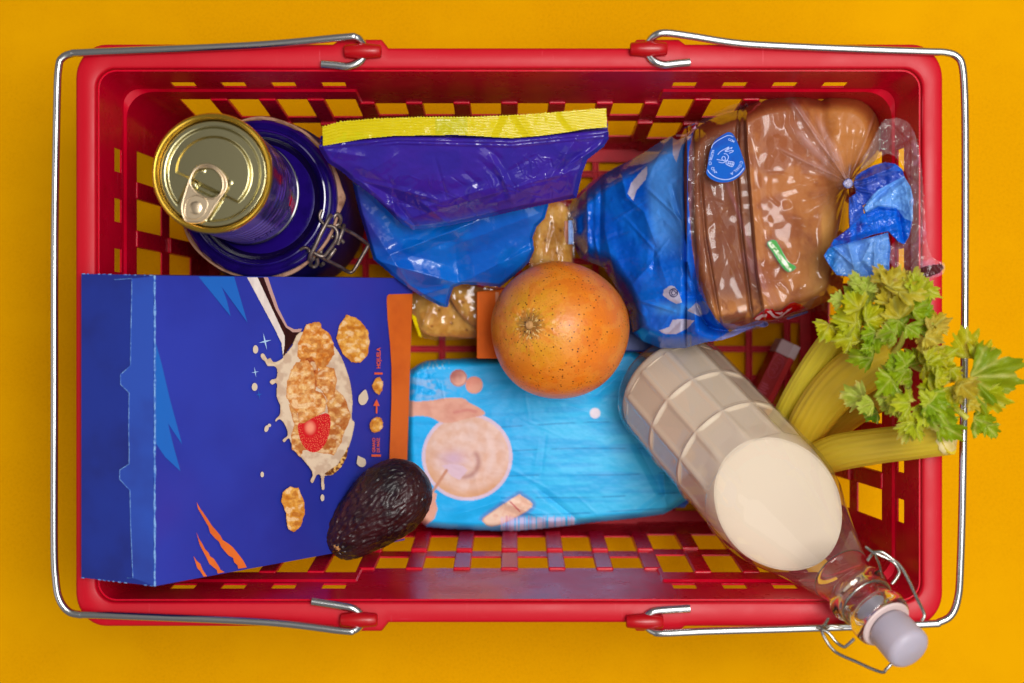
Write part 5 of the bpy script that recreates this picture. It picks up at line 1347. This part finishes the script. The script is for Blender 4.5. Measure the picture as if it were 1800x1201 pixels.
thin = clearfilm("bottle_wall_glass", tint=(.97, .975, .965), haze=.03, gloss=.0, rough=.02, fres=1.45, ink_=False)
mk("glass_body", np.array([tuple(v) for v in vs]), F, thin, bottle)
top = [(1.62, 19.16), (1.42, 19.9), (1.40, 20.35), (1.58, 20.5), (1.66, 20.75), (1.62, 21.0), (1.45, 21.2), (1.36, 21.45), (1.34, 21.9), (1.36, 22.2), (1.5, 22.35), (1.53, 22.7), (1.5, 23.0), (1.38, 23.15), (1.15, 23.15), (1.02, 23.0), (1.0, 22.4)]
inn = [(1.0, 21.5), (1.08, 20.8), (1.12, 20.2), (1.22, 19.8), (1.40, 19.3), (1.5, 19.16)]
def sm(p, n=3):
    q = spline([(a, 0, b) for a, b in p], n); return [(max(.005, v.x), v.z) for v in q]
allp = sm(top)+sm(inn, 3); allp.append(allp[0])
v, f = lathe_data(allp, MB, 160, cap=False)
mk("glass_neck", v, f, glass, bottle)
# milk, level surface at rest
milk = pm("milk", (224, 205, 182), .4, spec=.25, sss=.1, sss_scale=.01, sssr=(1, .8, .6))
zm = 19.55
mp = [(0.001, .92), (1.5, .82), (2.9, .55), (3.42, .8), (3.5, 1.42), (3.53, 1.60), (3.53, 1.80), (3.53, 2.00), (3.53, 2.20), (3.53, 2.40), (3.53, 2.60), (3.53, 2.80), (3.53, 3.00), (3.53, 3.20), (3.53, 3.40), (3.53, 3.60), (3.53, 3.80), (3.53, 4.00), (3.53, 4.20), (3.53, 4.40), (3.53, 4.60), (3.53, 4.80), (3.53, 5.00), (3.53, 5.20), (3.53, 5.40), (3.53, 5.60), (3.53, 5.80), (3.53, 6.00), (3.53, 6.20), (3.53, 6.40), (3.53, 6.60), (3.53, 6.80), (3.53, 7.00), (3.53, 7.20), (3.53, 7.40), (3.53, 7.60), (3.53, 7.80), (3.53, 8.00), (3.53, 8.20), (3.53, 8.40), (3.53, 8.60), (3.53, 8.80), (3.53, 9.00), (3.53, 9.20), (3.53, 9.40), (3.53, 9.60), (3.53, 9.80), (3.53, 10.00), (3.53, 10.20), (3.53, 10.40), (3.53, 10.60), (3.53, 10.80), (3.53, 11.00), (3.53, 11.20), (3.53, 11.5), (3.48, 12.4), (3.36, 13.3), (3.12, 14.2), (2.76, 15.1), (2.42, 16.0), (2.18, 17.0), (1.86, 18.0), (1.54, 19.0), (1.19, 19.8), (0.001, 19.9)]
v, f = lathe_data([(r, h) for r, h in sm(mp, 4) if not (1.5 < h < 11.6)][:0] or sorted([(r, h) for r, h in sm(mp, 6)], key=lambda q: 0), None, 240, cap=False)
def mfac(p):
    r = math.hypot(p.x, p.y)
    if 1.5 < p.z < 10.9 and r > 3:
        ro = outer_r(p.z, math.atan2(p.y, p.x) % (2*math.pi)); w_ = min(1, max(0, (10.9-p.z)/1.0)); k = ((ro-.12)*w_+r*(1-w_))/r; p = Vector((p.x*k, p.y*k, p.z))
    return MB @ p
v = [mfac(p) for p in v]
bm = bmesh.new(); bv = [bm.verts.new(p) for p in v]
for q in f: bm.faces.new([bv[i] for i in q])
bmesh.ops.remove_doubles(bm, verts=bm.verts, dist=.004)
g = bm.verts[:]+bm.edges[:]+bm.faces[:]
r_ = bmesh.ops.bisect_plane(bm, geom=g, plane_co=(0, 0, zm), plane_no=(0, 0, 1), clear_outer=True)
ed = [e for e in r_["geom_cut"] if isinstance(e, bmesh.types.BMEdge)]
bmesh.ops.contextual_create(bm, geom=ed)
bmesh.ops.recalc_face_normals(bm, faces=bm.faces)
bm.verts.ensure_lookup_table(); bm.verts.index_update()
mv = [tuple(q.co) for q in bm.verts]; mf = [[q.index for q in fc.verts] for fc in bm.faces]; bm.free()
mk("milk", mv, mf, milk, bottle, sharp=35)
# the level surface curls up where it wets the glass
lv = [Vector(q) for q in mv if abs(q[2]-zm) < 1e-4]
cx_ = sum(q.x for q in lv)/len(lv); cy_ = sum(q.y for q in lv)/len(lv)
lv.sort(key=lambda q: math.atan2(q.y-cy_, q.x-cx_))
lv = [lv[i]+Vector((cx_-lv[i].x, cy_-lv[i].y, 0))*.02 for i in range(0, len(lv), 3)]
tube("milk_rim", [q-Vector((0, 0, .05)) for q in lv], [.065+.02*mn.noise(q*.9) for q in lv], milk, bottle, 10, closed=True)
# stopper
capm = pm("white_stopper_plastic", (196, 188, 204), .42, spec=.35, trans=.25, sss=.1, sss_scale=.006, bump=(300, .1, .02, 2))
lathe("stopper", [(0, 22.2), (.85, 22.2), (.9, 23.3), (1.05, 23.4), (1.12, 23.6), (1.15, 24.95), (1.12, 25.15), (1.0, 25.3), (.8, 25.40), (0, 25.44)], MB, capm, bottle, 64)
lathe("rubber_ring", [(1.05, 23.12), (1.32, 23.14), (1.36, 23.22), (1.3, 23.3), (1.0, 23.3)], MB, pm("pale_rubber_ring", (214, 190, 186), .6), bottle, 64, cap=False)
bw = pm("bail_wire", (170, 166, 160), .25, metal=1)
def bwire(pts, r=.085): return tube("bail_wire", spline([P(a/4.29+1420, b/4.29+920, z) for a, b, z in pts], 8), r, bw, bottle, 10)
bwire([(435, 175, 25.6), (470, 200, 25.7), (500, 215, 25.8), (560, 215, 25.9), (640, 270, 26.0), (705, 330, 26.2), (770, 450, 26.6), (820, 560, 27.0), (870, 660, 27.4), (878, 700, 27.5), (860, 735, 27.5)])
bwire([(450, 280, 25.5), (480, 240, 25.6), (505, 225, 25.8), (600, 265, 25.9), (655, 300, 26.0), (690, 360, 26.0), (670, 410, 26.0), (635, 455, 26.0)])
bwire([(505, 230, 25.8), (535, 300, 25.5), (548, 350, 25.3), (550, 395, 25.2)], .07)
bwire([(155, 715, 25.0), (130, 760, 25.2), (105, 790, 25.4), (115, 840, 25.6), (170, 930, 25.8), (235, 985, 26.0), (370, 1045, 26.5), (480, 1095, 27.0), (565, 1122, 27.3), (590, 1100, 27.4), (640, 1050, 27.4)])
bwire([(60, 780, 25.3), (110, 800, 25.4), (160, 830, 25.5), (215, 895, 25.6), (270, 930, 25.8), (300, 915, 25.9), (350, 870, 26.0)])
bwire([(90, 780, 25.3), (140, 790, 25.0), (180, 770, 24.9), (270, 790, 24.9)], .07)
rg = [MB @ Vector((1.42*math.cos(a), 1.42*math.sin(a), 21.5)) for a in np.linspace(0, 2*math.pi, 40, endpoint=False)]
tube("neck_wire", rg, .07, bw, bottle, 8, closed=True)

# ---------------------------------------------------------------- celery
cel = thing("celery", "bunch of yellow green celery sticks with leafy tops leaning over the right rim", "celery", P(1500, 700, 16))
stalkm = pm("celery_stalk", (186, 176, 44), .4, spec=.35, attr=True, sss=.2, sss_scale=.006, bump=(160, .25, .04, 3))
def stalk(pts, rads, seed, tint=(220, 204, 50), name="stalk", squash=.72, endcut=True, ridges=9):
    path = spline(pts, 10); n = len(path); sg = 96
    rad = [p.x for p in spline([(r, 0, 0) for r in rads], max(1, round((n-1)/(len(rads)-1))))]
    rad = np.interp(np.linspace(0, 1, n), np.linspace(0, 1, len(rad)), rad)
    vs = []; cl = []
    base = L3(tint); lightc = L3((214, 190, 84)); dark = L3((138, 120, 10))
    for i in range(n):
        a = path[max(i-1, 0)]; b = path[min(i+1, n-1)]; t = (b-a).normalized()
        N = (Vector((0, 0, 1))-t*t.z).normalized(); B = t.cross(N)
        for k in range(sg):
            th = 2*math.pi*k/sg; up = math.cos(th)
            rr = rad[i]*(1+.014*math.cos(th*ridges*2+seed)*(1 if up > -.3 else 0))
            if up < 0: rr *= (1-.55*(-up)**2)
            vs.append(path[i]+N*(rr*math.cos(th)*squash)+B*(rr*math.sin(th)))
            u = i/n
            s = .5+.5*math.cos(th*ridges*2+seed)
            nz = mn.noise(Vector((th*5+seed, u*4, 0)))
            c = base*(1-.16*s)+lightc*(.16*s); c = c*(1-.4*max(0, nz))+dark*(.4*max(0, nz)); c = c*(1-.25*(1-u))+L3((206, 168, 50))*(.25*(1-u))
            cl.append(c)
    fs = []
    for i in range(n-1):
        for k in range(sg):
            k2 = (k+1) % sg; fs.append([i*sg+k, i*sg+k2, (i+1)*sg+k2, (i+1)*sg+k])
    fs.append(list(range(sg))[::-1]); fs.append([(n-1)*sg+k for k in range(sg)])
    mk(name, vs, fs, stalkm, cel, cols=np.array(cl), sharp=50)
stalk([P(1365, 775, 12.5), P(1400, 705, 15.5), P(1432, 650, 18), P(1466, 600, 20), P(1500, 555, 21.5)], [.9, .95, .92, .85, .7], 1)
stalk([P(1395, 800, 13.5), P(1428, 735, 16.5), P(1470, 682, 19), P(1520, 645, 21.2), P(1575, 620, 22.6)], [1.05, 1.2, 1.3, 1.35, 1.0], 2, (218, 186, 42))
stalk([P(1420, 815, 14.5), P(1470, 796, 17.5), P(1540, 784, 20.6), P(1610, 776, 23.4), P(1668, 766, 25.0)], [1.0, 1.05, .98, .92, .98], 3, (218, 192, 50))
stalk([P(1440, 780, 13), P(1490, 735, 16), P(1540, 705, 18.5), P(1590, 690, 20)], [.7, .75, .7, .6], 4, (190, 160, 36))
stalk([P(1410, 720, 12), P(1450, 660, 14), P(1478, 620, 15.5)], [.5, .55, .5], 5, (140, 96, 40))
# pale torn end of the lowest stick
v, f = lathe_data([(0, .22), (.35, .2), (.7, .1), (.86, -.05), (.9, -.3)], None, 24, cap=False)
dr = (P(1668, 766, 25.0)-P(1610, 776, 23.4)).normalized()
Me = Matrix.Translation(P(1668, 766, 25.0)) @ Vector((0, 0, 1)).rotation_difference(dr).to_matrix().to_4x4()
mk("cut_end", [Me @ Vector((p.x*.78+mn.noise(p*3)*.12, p.y*1.05, p.z+mn.noise(p*4)*.1)) for p in v], f, pm("celery_cut_end", (226, 206, 150), .6, var=[(60, (200, 176, 90), .4, .7)]), cel)
leafm = pm("celery_leaf", (150, 176, 30), .45, spec=.35, attr=True, bump=[(120, .4, .06, 3), (500, .3, .02, 3)])
nt = leafm.node_tree
pb = nt.nodes["Principled BSDF"]; tl_ = nt.nodes.new("ShaderNodeBsdfTranslucent"); mx = nt.nodes.new("ShaderNodeMixShader"); mx.inputs[0].default_value = .4
src = pb.inputs["Base Color"].links[0].from_socket; nt.links.new(src, tl_.inputs[0])
nt.links.new(pb.outputs[0], mx.inputs[1]); nt.links.new(tl_.outputs[0], mx.inputs[2]); nt.links.new(mx.outputs[0], nt.nodes["Material Output"].inputs[0])
def leaf(px, py, z, size, direc, seed, c0, c1, tilt=(0, 0), lobes=5, spread=125, tip=None):
    "lobed toothed leaflet; size in photo pixels, direc in degrees (0 = right, 90 = up)"
    rnd = random.Random(seed); R = size*(CAMZ-z)/FPX
    ns, nr = 80, 8; vs = []; cl = []; fs = []
    c = P(px, py, z); d = math.radians(direc)
    la = [math.radians(-spread+2*spread*k/(lobes-1)) for k in range(lobes)]
    lr = [1-.32*abs(a)/math.radians(spread)+rnd.uniform(-.1, .1) for a in la]
    ph = [rnd.uniform(0, 6) for _ in range(5)]
    A0, A1 = L3(c0), L3(c1)
    for i in range(nr+1):
        for k in range(ns+1):
            th = math.radians(-spread-28+(2*spread+56)*k/ns)
            e = 0; 
            for a, r in zip(la, lr):
                w = .52; q = max(0, 1-((th-a)/w)**2); e = max(e, r*(.78+.22*q) if q > 0 else 0)
            e = max(e, .72)
            saw = 1+.085*math.sin(th*13+ph[0])*(1+.5*math.sin(th*5+ph[3]))+.06*math.sin(th*23+ph[1])+.05*math.sin(th*41+ph[2])
            fade = min(1, (k/ns)*9, (1-k/ns)*9)
            rr = R*e*(saw)*(.25+.75*fade)*i/nr
            x = rr*math.cos(th)+.25*R; y = rr*math.sin(th)
            rib = 1e9
            for a in la: rib = min(rib, abs(math.sin(th-a))*rr if abs(th-a) < 1.2 else 9)
            h = .14*R*math.sin(x/R*3+ph[2])+.13*R*math.sin(y/R*4.2+ph[3])-.30*R*(rr/R)**2*math.cos(ph[4])+.05*R*math.sin(th*11+ph[4])*(i/nr)
            h += .22*R*mn.noise(Vector((x*2.6/R+seed*3, y*2.6/R, 2)))+.13*R*mn.noise(Vector((x*7/R+seed*3, y*7/R, 5)))+tilt[0]*x+tilt[1]*y+.035*R*min(1, rib/(.12*R))
            X = c.x+x*math.cos(d)-y*math.sin(d)-.25*R*math.cos(d); Y = c.y+x*math.sin(d)+y*math.cos(d)-.25*R*math.sin(d)
            vs.append((X, Y, c.z+h))
            t = .5+.5*mn.noise(Vector((x*1.3+seed, y*1.3, 0)))
            cc = A0*(1-t)+A1*t
            v_ = math.exp(-(rib/(.03*R+.02))**2)*.5; cc = cc*(1-v_)+L3((206, 206, 110))*v_
            if tip and i/nr > .7: w_ = (i/nr-.7)/.3*max(0, mn.noise(Vector((th*2, seed, 1)))+.4); w_ = min(1, w_); cc = cc*(1-w_)+L3(tip)*w_
            cl.append(cc)
    W_ = ns+1
    for i in range(nr):
        for k in range(ns): fs.append([i*W_+k, (i+1)*W_+k, (i+1)*W_+k+1, i*W_+k+1])
    mk("leaf", vs, fs, leafm, cel, cols=np.array(cl))
G1, G2, G3, GY, GD, GP = (164, 184, 18), (116, 156, 18), (204, 206, 50), (204, 190, 26), (66, 114, 16), (190, 204, 96)
rl = random.Random(12)
CL = [((1500, 525), 38, 23.6, 118, (G1, GP)), ((1488, 565), 34, 23.2, 175, (GY, G1)), ((1530, 560), 40, 24.0, 95, (G1, GY)), ((1575, 525), 44, 24.2, 80, (GY, (190, 168, 60))), ((1610, 520), 34, 24.6, 40, (G1, G3)), ((1600, 560), 40, 24.4, 20, (G1, G2)),
      ((1550, 600), 38, 23.8, 200, (G2, G1)), ((1500, 600), 34, 23.0, 200, (GY, G1)), ((1640, 590), 34, 24.4, 40, ((204, 176, 84), GY)), ((1620, 630), 40, 24.4, 0, (G1, GY)), ((1580, 660), 38, 24.6, 180, (G1, G2)), ((1560, 700), 40, 25.0, 205, (G1, GP)),
      ((1600, 720), 42, 25.2, 250, (G1, G3)), ((1640, 715), 40, 25.4, 290, (G2, G1)), ((1655, 670), 36, 25.4, 20, (GY, G1)), ((1690, 690), 30, 26.0, -20, (GY, (200, 170, 60)))]
k_ = 100
for (x, y), sp, z, dr_, cs in CL:
    for q in range(8):
        k_ += 1
        leaf(x+rl.gauss(0, sp*.36), y+rl.gauss(0, sp*.36), z+1.2+rl.uniform(-.8, 1.2), sp*rl.uniform(.6, 1.1), dr_+rl.gauss(0, 55), k_, cs[0], cs[1], tilt=(rl.gauss(0, .28), rl.gauss(0, .28)), lobes=3, spread=rl.uniform(48, 78), tip=(206, 176, 110) if k_ % 6 == 0 else None)
for s in ((1700, 662, 26.6, 84, 2, 17, (150, 166, 14), (120, 150, 18), (.05, .05)), (1712, 640, 26.3, 52, 40, 31, G1, GY, (.1, .0)), (1722, 690, 26.4, 50, -30, 32, GY, G1, (0, .1)), (1700, 630, 26.4, 50, 88, 23, G1, GY, (0, 0)), (1708, 735, 26.0, 44, -18, 19, G2, G1, (0, 0)), (1735, 748, 26.2, 26, -50, 33, G1, G2, (.1, 0)), (1545, 725, 23.8, 26, 200, 20, GD, G2, (0, 0))):
    leaf(*s[:8], tilt=s[8], lobes=5 if s[3] > 80 else 3, spread=62 if s[3] > 80 else 60)
for pts in ([(1500, 560, 21.5), (1505, 545, 23.4), (1500, 535, 24.1)], [(1560, 630, 22.4), (1585, 600, 23.8), (1590, 550, 24.5)], [(1575, 622, 22.6), (1620, 650, 24.2), (1690, 668, 26.4)], [(1575, 625, 22.6), (1590, 665, 24.2), (1600, 700, 25.2)], [(1640, 655, 24.8), (1665, 700, 25.8), (1700, 735, 25.9)]):
    tube("leaf_stem", spline([P(*p) for p in pts], 6), .16, MAT["celery_cut_end"] if False else pm("leaf_stem_green", (190, 186, 70), .5), cel, 10)
# small orange and white packet deep behind the celery
zz = 12.5; a0, a1 = P(1478, 606, zz), P(1498, 650, zz)
ow = thing("orange_white_packet", "small orange and white packet glimpsed behind the celery sticks", "packet", ((a0.x+a1.x)/2, (a0.y+a1.y)/2, 6.0))
mods(mk("packet_body", *box_data(((a0.x, a1.x+.15), (a1.y+.9, a0.y), (6.0, zz))), pm("orange_print_card", (226, 104, 30), .45), ow), bevel=.08)
mods(mk("white_end", *box_data(((a0.x-.3, a1.x+.1), (a1.y-.6, a1.y+.88), (6.0, zz-.1))), MAT["white_packet_card"], ow), bevel=.08)
